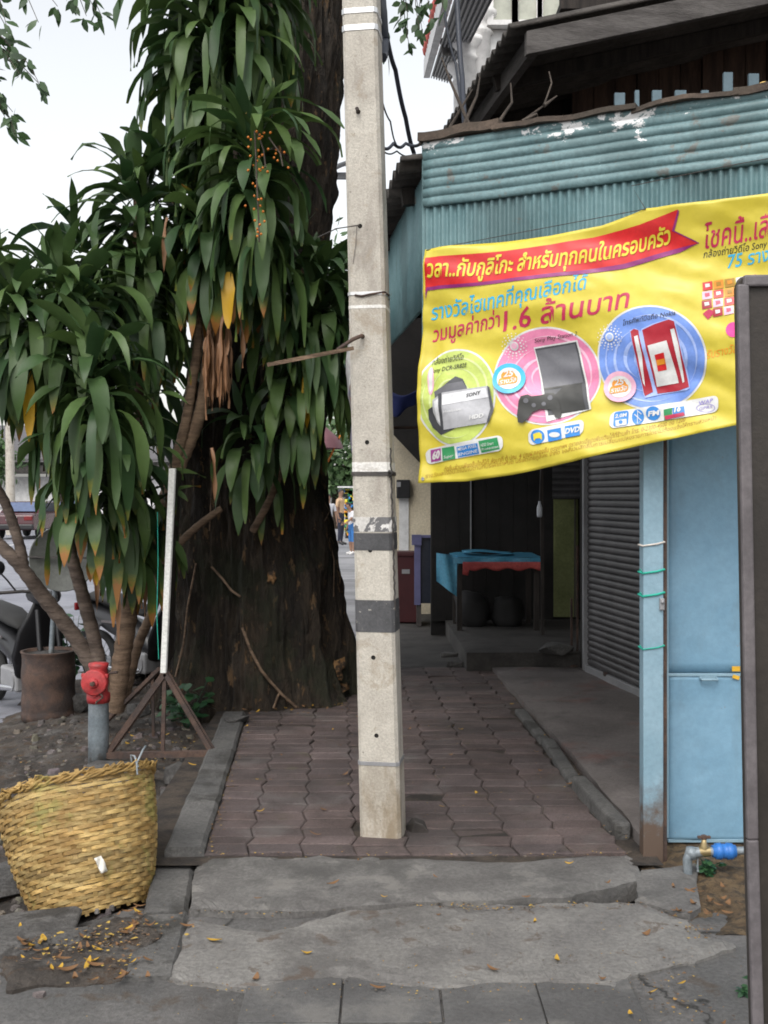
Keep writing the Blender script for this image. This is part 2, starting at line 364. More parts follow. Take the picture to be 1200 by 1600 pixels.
mb.grid(lambda u, v: Vector((1.05 + u * .8, 3.7 + v * 1.5, -.048 + .028 * fbm(((1.05 + u) * 6, v * 9, 1)) + .02 * math.sin(u * 3.1) * math.sin(v * 3.1))), 60, 80)
structure(mb.build('soil_patch', M['soil']))

# sand bed and red pavers (each paver has a wavy outline)
flatsheet('sand_bed', M['sand'], [(-1.1, 4.3), (1.14, 4.3), (1.0, 9.2), (-1.2, 9.2)], -.012)
mb = MB(); rnd = random.Random(11)
W, D = .226, .1135
for j in range(42):
    y0 = 4.405 + j * D
    sh = (.026 if j % 2 else -.026)
    xl = -.755 - (y0 - 4.4) * .062; xr = 1.085 - (y0 - 4.4) * .036
    for i in range(-1, 9):
        x0 = -.80 + i * W - (y0 - 4.4) * .045
        a, b = x0 + .0022, x0 + W - .0022
        if a < xl - .12 or b > xr + .12: continue
        if abs((a + b) / 2 - (-.005)) < .17 and abs(y0 + D / 2 - 4.72) < .14: continue
        w_ = .011 * (1 if j % 2 else -1); g = .0016
        x_cl = lambda x: max(xl, min(xr, x))
        out = [(a - w_, y0 + g), ((a + b) / 2 - w_, y0 + g + .004), (b - w_, y0 + g), (b, y0 + D / 2), (b + w_, y0 + D - g), ((a + b) / 2 + w_, y0 + D - g + .004), (a + w_, y0 + D - g), (a, y0 + D / 2)]
        out = [(x_cl(x) + rnd.uniform(-.002, .002), y + rnd.uniform(-.002, .002)) for x, y in out]
        if max(x for x, _ in out) - min(x for x, _ in out) < .05: continue
        cx = sum(x for x, _ in out) / 8; cy = sum(y for _, y in out) / 8
        dz = rnd.uniform(-.0035, .003) + .010 * fbm((cx * 1.3, cy * 1.3, 8)); tx, ty = rnd.uniform(-.02, .02), rnd.uniform(-.05, .05)
        if rnd.random() < .05: dz -= .008
        zt = lambda x, y: dz + (x - cx) * tx + (y - cy) * ty
        k = .74 + .44 * rnd.random(); r_ = rnd.random()
        mb.a = (k * (1.0 + .07 * r_), k, k * (1.0 + .06 * (1 - r_)))
        n = 8; ins = [(cx + (x - cx) * (1 - .006 / .09), cy + (y - cy) * (1 - .006 / .055)) for x, y in out]
        vs = [(x, y, -.05) for x, y in out] + [(x, y, zt(x, y) - .005) for x, y in out] + [(x, y, zt(x, y)) for x, y in ins]
        fs = [(q, (q + 1) % n, (q + 1) % n + n, q + n) for q in range(n)] + [(q + n, (q + 1) % n + n, (q + 1) % n + 2 * n, q + 2 * n) for q in range(n)] + [tuple(range(2 * n, 3 * n))]
        mb.add(vs, fs)
structure(mb.build('paver_pavement', M['paver'], attr='tint'))
# the pavement runs on as plain concrete
M['farpave'] = wmat('pale_far_pavement', (.22, .22, .23), (.33, .33, .345), .8, .85, .2, 30, stretch=(.4, 1.4, 1), spots=[((.09, .09, .095), .7, .62, .8, .7, (.3, 1.2, 1))])
flatsheet('far_pavement', M['farpave'], [(-2.6, 9.17), (1.2, 9.17), (1.6, 60), (-2.6, 60)], -.012)
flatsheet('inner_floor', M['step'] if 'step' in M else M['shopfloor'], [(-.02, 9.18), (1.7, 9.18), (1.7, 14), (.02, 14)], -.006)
# raised smooth floor in front of the shop with its concrete edging
sf = [(1.10, 4.5), (1.075, 5.6), (.99, 7.4), (.915, 8.92), (1.9, 8.92), (3.2, 5.3), (1.7, 5.2), (1.22, 4.75)]
slab('shop_floor', M['shopfloor'], sf, .045, .12, .006, 9, .022, cell=.09, seed=6)['kind'] = 'structure'
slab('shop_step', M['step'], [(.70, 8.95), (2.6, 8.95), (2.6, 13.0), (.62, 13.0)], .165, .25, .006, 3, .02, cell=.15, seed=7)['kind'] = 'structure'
mb = MB()
seg = [(1.05, 4.45), (1.028, 5.12), (1.0, 5.16), (1.005, 6.1), (.96, 7.0), (.90, 8.9)]
for (a, b, z) in (((1.045, 4.62), (.995, 5.4), .062), ((.985, 5.42), (.985, 6.35), .035), ((.975, 6.37), (.94, 7.3), .018)):
    mb.bar((a[0], a[1], z - .07), (b[0], b[1], z - .07), .075, .14)
structure(mb.build('floor_edging', M['kerb'], bevel=.014))
# kerb stones on the verge side
def kerbstone(a, b, wd, zt, h):
    mb = MB(); a = Vector((*a, 0)); b = Vector((*b, 0)); d = (b - a); L = d.length; d.normalize(); s = Vector((d.y, -d.x, 0))
    N = 10
    def ring(t):
        p = a + d * (L * t); ww = wd / 2 + .006 * fbm((t * 7, zt, 1)); zz = zt + .007 * fbm((t * 5, zt, 2))
        r = .016
        return [p - s * ww + Vector((0, 0, zt - h)), p - s * ww + Vector((0, 0, zz - r)), p - s * (ww - r) + Vector((0, 0, zz)), p + s * (ww - r) + Vector((0, 0, zz)), p + s * ww + Vector((0, 0, zz - r)), p + s * ww + Vector((0, 0, zt - h))]
    vs = [q for k in range(N + 1) for q in ring(k / N)]; n = 6
    fs = [(k * n + q, k * n + q + 1, (k + 1) * n + q + 1, (k + 1) * n + q) for k in range(N) for q in range(n - 1)] + [tuple(range(n)), tuple(range(N * n, N * n + n))]
    mb.add(vs, fs); o = structure(mb.build('kerb', M['kerb'])); return o
kerbstone((-.752, 3.36), (-.80, 3.86), .175, -.035, .2)
kerbstone((-.803, 3.875), (-.875, 4.42), .165, -.03, .2)
kerbstone((-.832, 4.40), (-.893, 5.35), .165, .03, .22)
kerbstone((-.894, 5.365), (-.96, 6.35), .16, .028, .22)
kerbstone((-.962, 6.36), (-1.02, 7.2), .155, .018, .22)

slab('dirt_patch', M['dirt'], gpoly([(40, 1462), (150, 1440), (255, 1425), (232, 1480), (205, 1528), (120, 1545), (10, 1552), (2, 1500)], -.045), -.036, .05, .022, 12, .05, cell=.02, seed=23)['kind'] = 'structure'
# ---------------------------------------------------------------- rubble: loose pieces of concrete
def chunk(px, py, z, sx, sy, sz, seed, label, rot=0, name='concrete_chunk', mat='rubble', group='broken concrete pieces lying about'):
    p = G(px, py, z); rnd = random.Random(seed); bm = bmesh.new()
    for _ in range(15):
        v = Vector((rnd.uniform(-1, 1), rnd.uniform(-1, 1), rnd.uniform(-1, 1))); m_ = max(abs(c) for c in v)
        v = v / m_ * rnd.uniform(.82, 1); bm.verts.new((v.x * sx / 2, v.y * sy / 2, (v.z + 1) * sz / 2))
    bmesh.ops.convex_hull(bm, input=bm.verts[:])
    for v in [v for v in bm.verts if not v.link_faces]: bm.verts.remove(v)
    Mr = Matrix.Rotation(rot, 4, 'Z') @ Matrix.Rotation(rnd.uniform(-.08, .08), 4, 'X'); bm.transform(Mr)
    me = bpy.data.meshes.new(name); bm.to_mesh(me); bm.free(); me.materials.append(M[mat])
    o = bpy.data.objects.new(name, me); COL.objects.link(o); o.location = p - Vector((0, 0, .02)); WL[o.name] = o.location.copy()
    md = o.modifiers.new('bevel', 'BEVEL'); md.width = min(sx, sy, sz) * .1; md.segments = 2
    return tag(o, label, 'rubble', group)
chunk(118, 1478, -.07, .22, .15, .075, 1, 'grey chunk of broken concrete right in front of the basket', .3)
chunk(20, 1480, -.08, .42, .5, .085, 2, 'largest broken slab at the left edge, left of the basket foot', .1)
chunk(30, 1370, -.12, .35, .55, .05, 31, 'flat dark slab at the left edge behind the broken slab', .3)
chunk(205, 1452, -.07, .07, .06, .05, 3, 'small stone by the lower right of the basket')
chunk(190, 1228, -.12, .40, .20, .15, 4, 'pale concrete block behind the rim of the basket', -.05)
chunk(275, 1222, -.12, .15, .16, .12, 5, 'dark stone block between basket and kerb', .4)
chunk(268, 1250, -.12, .13, .10, .08, 6, 'low stone right of the basket, nearest the kerb', .1)
chunk(300, 1205, -.12, .14, .15, .12, 13, 'block of stone wedged beside the raised kerb', .2)
chunk(222, 1160, -.1, .26, .14, .09, 7, 'grey stone under the legs of the tripod sign', .3)
chunk(250, 1135, -.1, .3, .16, .08, 8, 'long stone lying behind the tripod sign', -.3)
chunk(215, 1120, -.09, .18, .2, .14, 9, 'stone at the foot of the leafy plant stems', .5)
chunk(120, 1110, -.1, .22, .2, .16, 10, 'brown lump of concrete beside the rusty drum', .5)
chunk(370, 1126, .02, .20, .14, .05, 11, 'broken cement lump at the far end of the kerb', .3)
chunk(655, 1298, -.01, .10, .12, .08, 12, 'black lump of tar stuck at the right foot of the pole', .5, mat='darkmetal')
chunk(708, 1040, 0, .16, .12, .07, 15, 'lower brick lying in front of the shop step', .2, 'loose_brick', group='bricks by the shop step')
chunk(703, 1024, .07, .17, .11, .05, 16, 'pale brick lying on top of another by the shop step', -.1, 'loose_brick', 'concrete', group='bricks by the shop step')
chunk(868, 1020, .165, .28, .22, .11, 17, 'dark lump of rubble lying on the shop step', .4, mat='kerb')

mb = MB(); rnd = random.Random(55)
for k in range(1500):
    x, y = rnd.uniform(-2.6, -.98), rnd.uniform(3.2, 9.5)
    if x > -.98 + -.03 * (y - 4): x -= .1
    s_ = rnd.choice((.008, .012, .016, .022, .035)) * rnd.uniform(.6, 1.2); z = verge_z(x, y)
    if y < 3.98: z = max(z, -.048)
    vs = [Vector((rnd.uniform(-1, 1), rnd.uniform(-1, 1), 0)).normalized() * s_ for _ in range(1)]; n = rnd.choice((5, 6, 7)); a0 = rnd.uniform(0, 6)
    base = [(x + s_ * math.cos(a0 + 6.283 * i / n) * rnd.uniform(.7, 1.1), y + s_ * math.sin(a0 + 6.283 * i / n) * rnd.uniform(.6, 1), z - .01) for i in range(n)]
    top = [(x + (bx - x) * .75, y + (by - y) * .75, z + s_ * rnd.uniform(.25, .6)) for bx, by, _ in base]; cc = rnd.uniform(.5, 1.5); mb.a = (cc, cc * rnd.uniform(.85, 1), cc * rnd.uniform(.75, 1))
    mb.add(base + top, [(i, (i + 1) % n, (i + 1) % n + n, i + n) for i in range(n)] + [tuple(range(n, 2 * n))])
o = mb.build('gravel', wmat('gravel_stone', (.08, .075, .07), (.16, .15, .14), 9, .9, .4, 60, attr='tint'), attr='tint'); o['kind'] = 'stuff'; o['label'] = 'gravel and crumbs of concrete scattered over the bare earth verge'; o['category'] = 'gravel'

# ================================================================ CONCRETE UTILITY POLE
B = Vector((-.003, 4.69, 0)); POLE_A = R(-9)
ca, sa = math.cos(POLE_A), math.sin(POLE_A)
def hw(lz): return .0895 - .0036 * lz, .085 - .003 * lz     # half width, half depth
def pw(lx, ly, lz): return Vector((B.x + lx * ca - ly * sa - .0262 * lz, B.y + lx * sa + ly * ca, lz))
def pz(py): return CH - (py - HY) / F * (B.y - .085)
pole = thing('utility_pole', B, 'tall pale concrete utility pole with black painted bands standing in the pavers', 'utility pole')
def polering(mb, z0, z1, g, depth_only=False):
    """a closed band round the pole, g proud of it"""
    vs = []
    for z in (z0, z1):
        a, b = hw(z); a += g; b += g; c = .014
        vs += [pw(-a + c, -b, z), pw(a - c, -b, z), pw(a, -b + c, z), pw(a, b - c, z), pw(a - c, b, z), pw(-a + c, b, z), pw(-a, b - c, z), pw(-a, -b + c, z)]
    mb.add(vs, [(i, (i + 1) % 8, (i + 1) % 8 + 8, i + 8) for i in range(8)] + [tuple(reversed(range(8))), tuple(range(8, 16))])
zj = pz(1195)
mb = MB(); polering(mb, zj, 8.2, 0)
shaft = mb.build('shaft', M['pole'], pole)
mb = MB()
HO = []
for px, py in ((568, 173), (571, 352), (575, 525), (582, 691), (587, 860), (592, 1028), (597, 1150)):
    z = pz(py); cx = B.x - .0262 * z; lx = ((px - 600) / F * (B.y - .087) - cx) / ca - .012
    HO.append((lx, z)); b = hw(z)[1]
    mb.tube([pw(lx, -b - .05, z), pw(lx, -b + .10, z)], .0105, 12)
cut = mb.build('hole_cutter', M['hole'])
md = shaft.modifiers.new('cut', 'BOOLEAN'); md.operation = 'DIFFERENCE'; md.solver = 'EXACT'; md.object = cut
bpy.context.view_layer.update()
dg = bpy.context.evaluated_depsgraph_get()
me2 = bpy.data.meshes.new_from_object(shaft.evaluated_get(dg)); shaft.modifiers.clear(); shaft.data = me2
me2.materials.clear(); me2.materials.append(M['pole']); me2.materials.append(M['hole'])
for p in me2.polygons: p.material_index = 0
bpy.data.objects.remove(cut)
mb = MB()
for lx, z in HO: mb = MB(); b = hw(z)[1]; mb.tube([pw(lx, -b + .006, z), pw(lx, -b + .09, z)], .0104, 12); mb.build('bolt_hole_shade', M['hole'], pole)  # near-black plugs; the shade inside each hole is put in as colour
mb = MB(); polering(mb, -.25, zj - .004, .0015); mb.build('pole_foot', M['polefoot'], pole)
mb = MB(); polering(mb, zj - .004, zj + .012, .004); mb.build('joint_band', M['greymetal'], pole)
def band(name, y0, y1, mat, g=.0018):
    mb = MB(); polering(mb, pz(y1), pz(y0), g); return mb.build(name, M[mat], pole)
band('black_band', 938, 988, 'blackpaint'); band('black_band', 833, 860, 'blackpaint')
band('poster_scraps', 808, 831, 'scrap', .0015); band('white_band', 722, 737, 'whitepaint', .0015)
band('white_band', 476, 481, 'whitepaint', .0012)
o = band('steel_strap', 36, 45, 'steelband', .003); band('steel_strap', 10, 18, 'steelband', .003); band('steel_strap', 455, 460, 'steelband', .0028)
band('wire_tie', 737, 743, 'darkmetal', .005)
mb = MB(); k = pw(.088, -.08, pz(740)); mb.tube([k + Vector((-.01, 0, .012)), k + Vector((.014, -.006, 0)), k + Vector((-.004, -.006, -.016)), k + Vector((.01, -.01, .01))], .006, 6); mb.build('wire_knot', M['darkmetal'], pole)
mb = MB(); z = pz(458); a, b = hw(z)
mb.tube([pw(-.05, -b - .004, z - .006), pw(-.02, -b - .006, z - .012), pw(.02, -b - .005, z - .004), pw(a, -b - .004, z + .004), pw(a + .006, b * .2, z + .006)], .0045, 6); mb.build('twisted_wire', M['rust'], pole)
# thin steel conductor down the right edge, wire stub and hanging thread
mb = MB(); pts = []
for i in range(60):
    z = pz(700 + i * 4.3); a, b = hw(z); pts.append(pw(a + .004 + .002 * math.sin(i * 1.7), -b + .012 + .003 * math.sin(i), z))
mb.tube(pts, .0042, 6); mb.build('earth_wire', M['darkmetal'], pole)
mb = MB(); lx, z = HO[1]; b = hw(z)[1]
mb.tube([pw(lx, -b + .02, z), pw(lx - .005, -b - .012, z), pw(lx - .1, -b - .03, z - .015), pw(lx - .2, -b + .05, z - .03)], .003, 6)
mb.tube([pw(lx - .012, -b - .01, z), pw(lx - .02, -b - .006, z - .08), pw(lx - .035, -b - .004, z - .165)], .0012, 5)
mb.build('wire_stub', M['darkmetal'], pole)
mb = MB(); lx, z = HO[0]; b = hw(z)[1]; mb.tube([pw(lx, -b + .03, z), pw(lx, -b - .03, z + .004)], .0085, 8); mb.build('bolt', M['rust'], pole)
# rod through the third hole with a wooden lath
mb = MB(); lx, z = HO[2]; b = hw(z)[1]
mb.tube([pw(lx, -b + .03, z), pw(lx, -b - .02, z), pw(lx - .03, -b - .06, z - .02), pw(lx - .10, -b - .07, z - .065)], [.008, .009, .009, .007], 8)
mb.build('bent_rod', M['rust'], pole)
mb = MB(); mb.bar(P(552, 544, 4.50), P(418, 570, 4.35), .012, .016)
o = mb.build('wooden_lath', M['stem'], None, P(485, 557, 4.42)); tag(o, 'thin wooden lath hooked to the bent rod on the pole, pointing left at the leaves', 'lath')
# torn remains of a banner at the far-left edge of the pole
mb = MB()
def scrapf(u, v):
    z = pz(470) + (pz(735) - pz(470)) * v; a, b = hw(z)
    return pw(-a - .006 - (.038 * math.sin(v * math.pi) ** .7 * (1 + .5 * fbm((v * 4, 1, 1)))) * u, -b * .2 + .10 * u + .03 * math.sin(v * 9 + u * 2), z)
mb.grid(scrapf, 6, 30)
o = mb.build('torn_banner', wmat('torn_banner_cloth', (.30, .29, .28), (.5, .49, .48), 4, .7, .1, 50, spots=[((.55, .05, .05), 5, .62, .64, 1), ((.08, .12, .35), 6, .64, .66, 1), ((.12, .10, .09), 3, .5, .6, .8)]), None, pw(-.1, 0, pz(600)))
tag(o, 'grey torn remains of a cloth banner hanging along the left edge of the pole', 'torn banner')
md = o.modifiers.new('solid', 'SOLIDIFY'); md.thickness = .001

# ================================================================ THE BIG TREE
TY = 8.0
TC = [(1180, 415, 176), (1125, 412, 160), (1070, 408, 149), (1000, 402, 142), (850, 398, 128), (700, 386, 110), (500, 404, 94), (300, 440, 76), (150, 453, 74), (0, 463, 70), (-300, 474, 66), (-700, 480, 60)]
def trunk_at(z):
    py = HY - (z - CH) * F / TY
    for (y0, c0, h0), (y1, c1, h1) in zip(TC, TC[1:]):
        if y1 <= py <= y0:
            t = (y0 - py) / (y0 - y1); t2 = t
            c = c0 + (c1 - c0) * t2; h = h0 + (h1 - h0) * t2; break
    else: c, h = (TC[0][1:] if py > TC[0][0] else TC[-1][1:])
    return (c - 600) / F * TY, h / F * TY
def trunk_pt(th, z, off=0, fine=True):
    cx, r = trunk_at(z)
    low = max(0, 1 - z / 1.6)
    r *= 1 + .07 * low * math.sin(th * 5 + .8) + .05 * low * math.sin(th * 9 + 2)
    q = (math.cos(th) * 2.4, math.sin(th) * 2.4, z * .55)
    r += .075 * fbm((q[0], q[1], z * .8 + 4)) + .03 * noise.noise((q[0] * 2.5, q[1] * 2.5, z * 2.2))
    if fine:
        rd = abs(fbm((math.cos(th) * 9 + .15 * z, math.sin(th) * 9, z * .9), 5)); r2 = abs(fbm((math.cos(th) * 22, math.sin(th) * 22, z * 2.6), 3))
        r += .065 * min(rd, .6) + .036 * min(r2, .6) - .035 + .10 * math.exp(-max(z, 0) / .13) * max(0, math.sin(th * 6 + 1.3 * math.sin(th * 2))) + .012 * fbm((math.cos(th) * 20, math.sin(th) * 20, z * 4))
    r += off
    return Vector((cx + r * math.cos(th), TY + r * math.sin(th) * .95, z))
tree = thing('shade_tree', (-.95, TY, 0), 'massive old tree with dark fissured trunk behind the leafy plants', 'tree')
mb = MB(); NT, NZ = 330, 330
mb.grid(lambda u, v: trunk_pt(2 * math.pi * u, -.3 + 8.0 * v ** 1.15), NT, NZ)
mb.build('trunk', M['bark'], tree)
# dangling aerial roots and vines lying on the bark
def on_trunk(px, py, off=.012):
    z = CH - (py - HY) / F * (TY - .55); cx, r = trunk_at(z); x = (px - 600) / F * (TY - r * .85)
    s = max(-.97, min(.97, (x - cx) / r)); th = -math.acos(s)
    return trunk_pt(th, z, off + .01)
mb = MB()
for pts, r in (([(382, 977), (394, 1012), (410, 1042), (425, 1062), (440, 1080), (462, 1101)], .011), ([(312, 880), (303, 950), (294, 1005), (285, 1057)], .007), ([(330, 885), (345, 905), (362, 922), (378, 930)], .009), ([(505, 780), (497, 800), (490, 815)], .004), ([(428, 1100), (433, 1083), (437, 1076)], .008), ([(328, 700), (329, 760), (326, 830)], .005), ([(520, 830), (515, 880), (522, 940)], .004)):
    mb = MB(); mb.tube([on_trunk(*p) for p in pts], r, 7); mb.build('aerial_root', M['stem'], tree)
rnd = random.Random(5)
BW = wmat('bare_wood', (.20, .10, .035), (.36, .21, .09), 14, .9, .6, 50, spots=[((.03, .022, .016), 18, .5, .6, .9)])
for px, py, sx, sy in ((423, 902, 7, 15), (535, 1056, 9, 17), (545, 1088, 12, 9)):
    mb = MB(); c = on_trunk(px, py, 0); pts = []
    for k in range(18):
        a = 2 * math.pi * k / 18; q = .75 + .55 * fbm((px + math.cos(a) * 1.6, math.sin(a) * 1.6, 3))
        pts.append(on_trunk(px + sx * math.cos(a) * q, py + sy * math.sin(a) * q, .004))
    nn = Vector((c.x - trunk_at(c.z)[0], c.y - TY, 0)).normalized(); cc = sum(pts, Vector()) / 18 + nn * .02
    mid = [p.lerp(cc, .4) + nn * .018 for p in pts]
    mb.add([cc] + mid + pts, [(0, 1 + k, 1 + (k + 1) % 18) for k in range(18)] + [(1 + k, 19 + k, 19 + (k + 1) % 18, 1 + (k + 1) % 18) for k in range(18)], True)
    mb.build('bare_wood_patch', BW, tree)
# limbs and crown (above the picture): this is what shades the pavement
top = Vector((trunk_at(7.4)[0], TY, 7.4)); mb = MB(); limbs = []
rnd = random.Random(21)
for k, (dx, dy, dz, r) in enumerate(((-3.2, -1.6, 3.2, .2), (2.4, -2.6, 3.0, .18), (-1.2, 2.8, 3.6, .2), (3.0, 1.4, 3.6, .2), (-4.2, 1.0, 3.0, .17), (.2, -3.6, 3.3, .17))):
    a = top + Vector((0, 0, -.6)); b = top + Vector((dx, dy, dz)); pts = []
    for i in range(9):
        t = i / 8; p = a.lerp(b, t) + Vector((fbm((k, t * 3, 0)), fbm((k, t * 3, 5)), fbm((k, t * 3, 9)) - .0)) * .5 * t; pts.append(p)
    mb.tube(pts, [r * (1 - .7 * i / 8) for i in range(9)], 10); limbs.append(pts)
mb.build('limb', M['bark'], tree)
def quadleaf(mb, p, d, n, L, W, age=0):
    s = d.cross(n).normalized() * W / 2; d = d * L
    vs = []; base = len(mb.v); r_ = random.random()
    for t, wf, dr in ((0, .1, 0), (.35, 1, .02), (.7, .8, -.02), (1, .05, -.1)):
        c = p + d * t + n * (dr * L); mb.a = (t, age, r_); mb.add([c - s * wf, c + s * wf], [])
    for i in range(3):
        mb.f.append([base + 2 * i, base + 2 * i + 1, base + 2 * i + 3, base + 2 * i + 2]); mb.sm.append(True); mb.mi.append(0)
def rvec(rnd):
    while True:
        v = Vector((rnd.uniform(-1, 1), rnd.uniform(-1, 1), rnd.uniform(-1, 1)))
        if .05 < v.length < 1: return v.normalized()
mb = MB(); rnd = random.Random(4)
cents = [p for l in limbs for p in l[3:]]
for k in range(150):
    c = rnd.choice(cents) + Vector((rnd.gauss(0, 1.0), rnd.gauss(0, 1.0), rnd.gauss(.3, .6)))
    if c.z < 2.2 + .52 * max(c.y, 1) + .6: continue
    for q in range(46):
        p = c + Vector((rnd.gauss(0, .33), rnd.gauss(0, .33), rnd.gauss(0, .25)))
        if p.z < 2.0 + .5 * max(p.y, 1): continue
        d = (rvec(rnd) + Vector((0, 0, -.4))).normalized(); quadleaf(mb, p, d, rvec(rnd), rnd.uniform(.12, .2), rnd.uniform(.05, .08))
mb.build('crown', M['crownleaf'], tree, attr='lf', fixn=False)
# low drooping twigs that reach into the top of the picture
mb = MB(); mt = MB(); rnd = random.Random(8)
for (ax, ay), tips, Y in (((-90, -120), [(20, 60), (10, 40), (60, 35), (90, 10), (120, -5)], 5.6), ((70, -120), [(150, 20), (160, 28), (110, 0), (135, 25)], 5.6), ((-90, 60), [(20, 100), (60, 128), (30, 115), (70, 140)], 5.7), ((-80, 120), [(10, 190), (25, 215), (0, 160), (20, 175)], 5.7), ((620, -90), [(640, 75), (625, 30), (655, 20), (636, 60), (655, 45)], 6.4), ((680, -90), [(690, 20), (660, 50), (675, 35)], 6.4), ((530, -90), [(600, 50), (602, 80)], 5.5)):
    for tx, ty in tips:
        a = P(ax + rnd.uniform(-15, 15), ay, Y); b = P(tx, ty, Y + rnd.uniform(-.2, .2)); pts = []
        for i in range(8):
            t = i / 7; p = a.lerp(b, t); p.z += .14 * math.sin(t * math.pi); p.x += .05 * fbm((tx, t * 3, 2)); pts.append(p)
        mt = MB(); mt.tube(pts, [.007 * (1 - .75 * i / 7) for i in range(8)], 5); mt.build('drooping_twig', M['twig'], tree)
        for i in range(2, 8):
            for q in range(3):
                d = (pts[i] - pts[i - 1]).normalized() * .4 + Vector((rnd.uniform(-.9, .9), rnd.uniform(-.6, .6), rnd.uniform(-1, .25)))
                quadleaf(mb, pts[i] + Vector((rnd.uniform(-.02, .02), 0, rnd.uniform(-.03, .03))), d.normalized(), (Vector((0, -1, .3)) + rvec(rnd) * .8).normalized(), rnd.uniform(.06, .10), rnd.uniform(.026, .04))
mb.build('drooping_leaves', M['crownleaf'], tree, attr='lf', fixn=False)

# ================================================================ LONG-LEAVED PLANTS (strap leaves on woody canes)
def strap(mb, base, az, el, L, W, droop, age, rnd, fold=.22, curl=0):
    """one strap leaf: starts along (az, el) and bends down by its own weight"""
    N = 9; p = Vector(base); e = el; a = az; r_ = rnd.random(); b0 = len(mb.v); st = L / N
    tw = rnd.uniform(-.8, .8); kink = rnd.choice((0, 0, 0, 1)) * rnd.uniform(.2, .6); kt = rnd.randint(3, 6)
    for i in range(N + 1):
        t = i / N
        d = Vector((math.cos(a) * math.cos(e), math.sin(a) * math.cos(e), math.sin(e)))
        side = Vector((-math.sin(a), math.cos(a), 0)); up = side.cross(d) * -1
        up = d.cross(side) * -1 if d.cross(side).z < 0 and e > -1.2 else d.cross(side)
        th = tw * t; s2 = side * math.cos(th) + up * math.sin(th); u2 = up * math.cos(th) - side * math.sin(th)
        wf = (.36 + .64 * min(1, t / .38) ** .8) if t < .5 else max(.02, 1 - ((t - .5) / .5) ** 2.4)
        h = W / 2 * wf * (1 + .10 * noise.noise((t * 7, r_ * 90, 1))); wav = .008 * math.sin(t * 9 + r_ * 6)
        mb.a = (t, age, r_)
        mb.add([p - s2 * h + u2 * (h * fold + wav), p, p + s2 * h + u2 * (h * fold - wav)], [])
        p = p + d * st
        e = max(-1.52, e - droop * st * (0.35 + 1.3 * math.cos(max(-1.5, min(1.5, e)))))
        a += curl * st
        if i == kt: e = max(-1.52, e - kink)
    for i in range(N):
        for k in (0, 1):
            q = b0 + i * 3 + k; mb.f.append([q, q + 1, q + 4, q + 3]); mb.sm.append(True); mb.mi.append(0)
def head(mb, axis, n, L, rnd, spread=1.0, W=.086, agebias=0.0, facing=None, top=1.0, canopy=.15):
    """leaves spiral along the cane axis: upright at the tip, hanging in a skirt at the bottom"""
    A, Bp = Vector(axis[0]), Vector(axis[1]); g = rnd.uniform(0, 6)
    n = int(n * 1.3)
    for i in range(n):
        t = (i + rnd.random()) / n; t = 1 - (1 - t) ** 1.15
        p = A.lerp(Bp, t) + Vector((rnd.gauss(0, .02), rnd.gauss(0, .02), 0)) * 2
        g += 2.39996; az = g + rnd.uniform(-.3, .3)
        if facing is not None and rnd.random() < .35: az = facing + rnd.gauss(0, .7)
        el = (-.35 + 1.55 * t ** 1.6) + rnd.gauss(0, .16)
        if t > .93: el = rnd.uniform(.8, 1.45)
        l = L * rnd.uniform(.72, 1.12) * (.72 if t > .93 else 1)
        dr = (2.4 + 2.2 * (1 - t)) * rnd.uniform(.6, 1.3) * (.5 if t > .93 else 1) / spread
        age = max(0, agebias + .60 * (1 - t) ** 2 + rnd.gauss(-.12, .2))
        if rnd.random() < .007 and t < .4: age = 1.55
        off = Vector((math.cos(az), math.sin(az), 0)) * .012
        strap(mb, p + off, az, el, l * 1.04, W * rnd.uniform(.55, 1.2), dr, min(age, 1.3) if age < 1.5 else age, rnd, curl=rnd.uniform(-.8, .8))
def cane(plant, pix, rs, mat='stem'):
    mb = MB(); pts = [P(*p) for p in pix]
    # smooth the path and add leaf-scar rings
    q = []
    for i in range(len(pts) - 1):
        for k in range(8):
            t = k / 8; p0 = pts[max(i - 1, 0)]; p1 = pts[i]; p2 = pts[i + 1]; p3 = pts[min(i + 2, len(pts) - 1)]
            q.append(.5 * ((2 * p1) + (p2 - p0) * t + (2 * p0 - 5 * p1 + 4 * p2 - p3) * t * t + (3 * p1 - p0 - 3 * p2 + p3) * t ** 3))
    q.append(pts[-1]); n = len(q)
    rr = [rs[0] + (rs[1] - rs[0]) * i / (n - 1) for i in range(n)]
    rr = [r * (1 + (.07 if i % 2 else -.03) + .05 * fbm((i * .7, r * 50, 0))) for i, r in enumerate(rr)]
    mb.tube(q, rr, 9); return mb.build('stem', M[mat], plant)
def plant_thing(label, base): return thing('strap_leaved_plant', base, label, 'plant', 'strap-leaved plants crowding the tree')
def foliage(plant, heads, seed, **k):
    rnd = random.Random(seed)
    for (a, b, Y, n, L, *kw) in heads:
        mb = MB(); kk = dict(k); kk.update(kw[0] if kw else {})
        head(mb, (P(*a, Y), P(*b, Y)), n, L, rnd, **kk); mb.build('foliage', M['drac'], plant, attr='lf', fixn=False)
pa = plant_thing('widest strap-leaved plant, at the left edge above the red valve, its lowest leaves brown-tipped', G(170, 1120, -.05))
cane(pa, [(158, 1065, 6.6), (120, 1000, 6.6), (70, 935, 6.5), (28, 880, 6.4), (-15, 835, 6.4), (-50, 770, 6.35), (-55, 680, 6.2), (-40, 540, 6.1)], (.052, .026), 'stemgrey')
cane(pa, [(38, 892, 6.42), (30, 850, 6.4), (10, 790, 6.38), (-15, 735, 6.3), (-20, 640, 6.2)], (.034, .026), 'stemgrey')
cane(pa, [(165, 1090, 6.62), (150, 1010, 6.6), (128, 925, 6.5), (108, 850, 6.4), (104, 760, 6.3), (115, 640, 6.2)], (.046, .032), 'stemgrey')
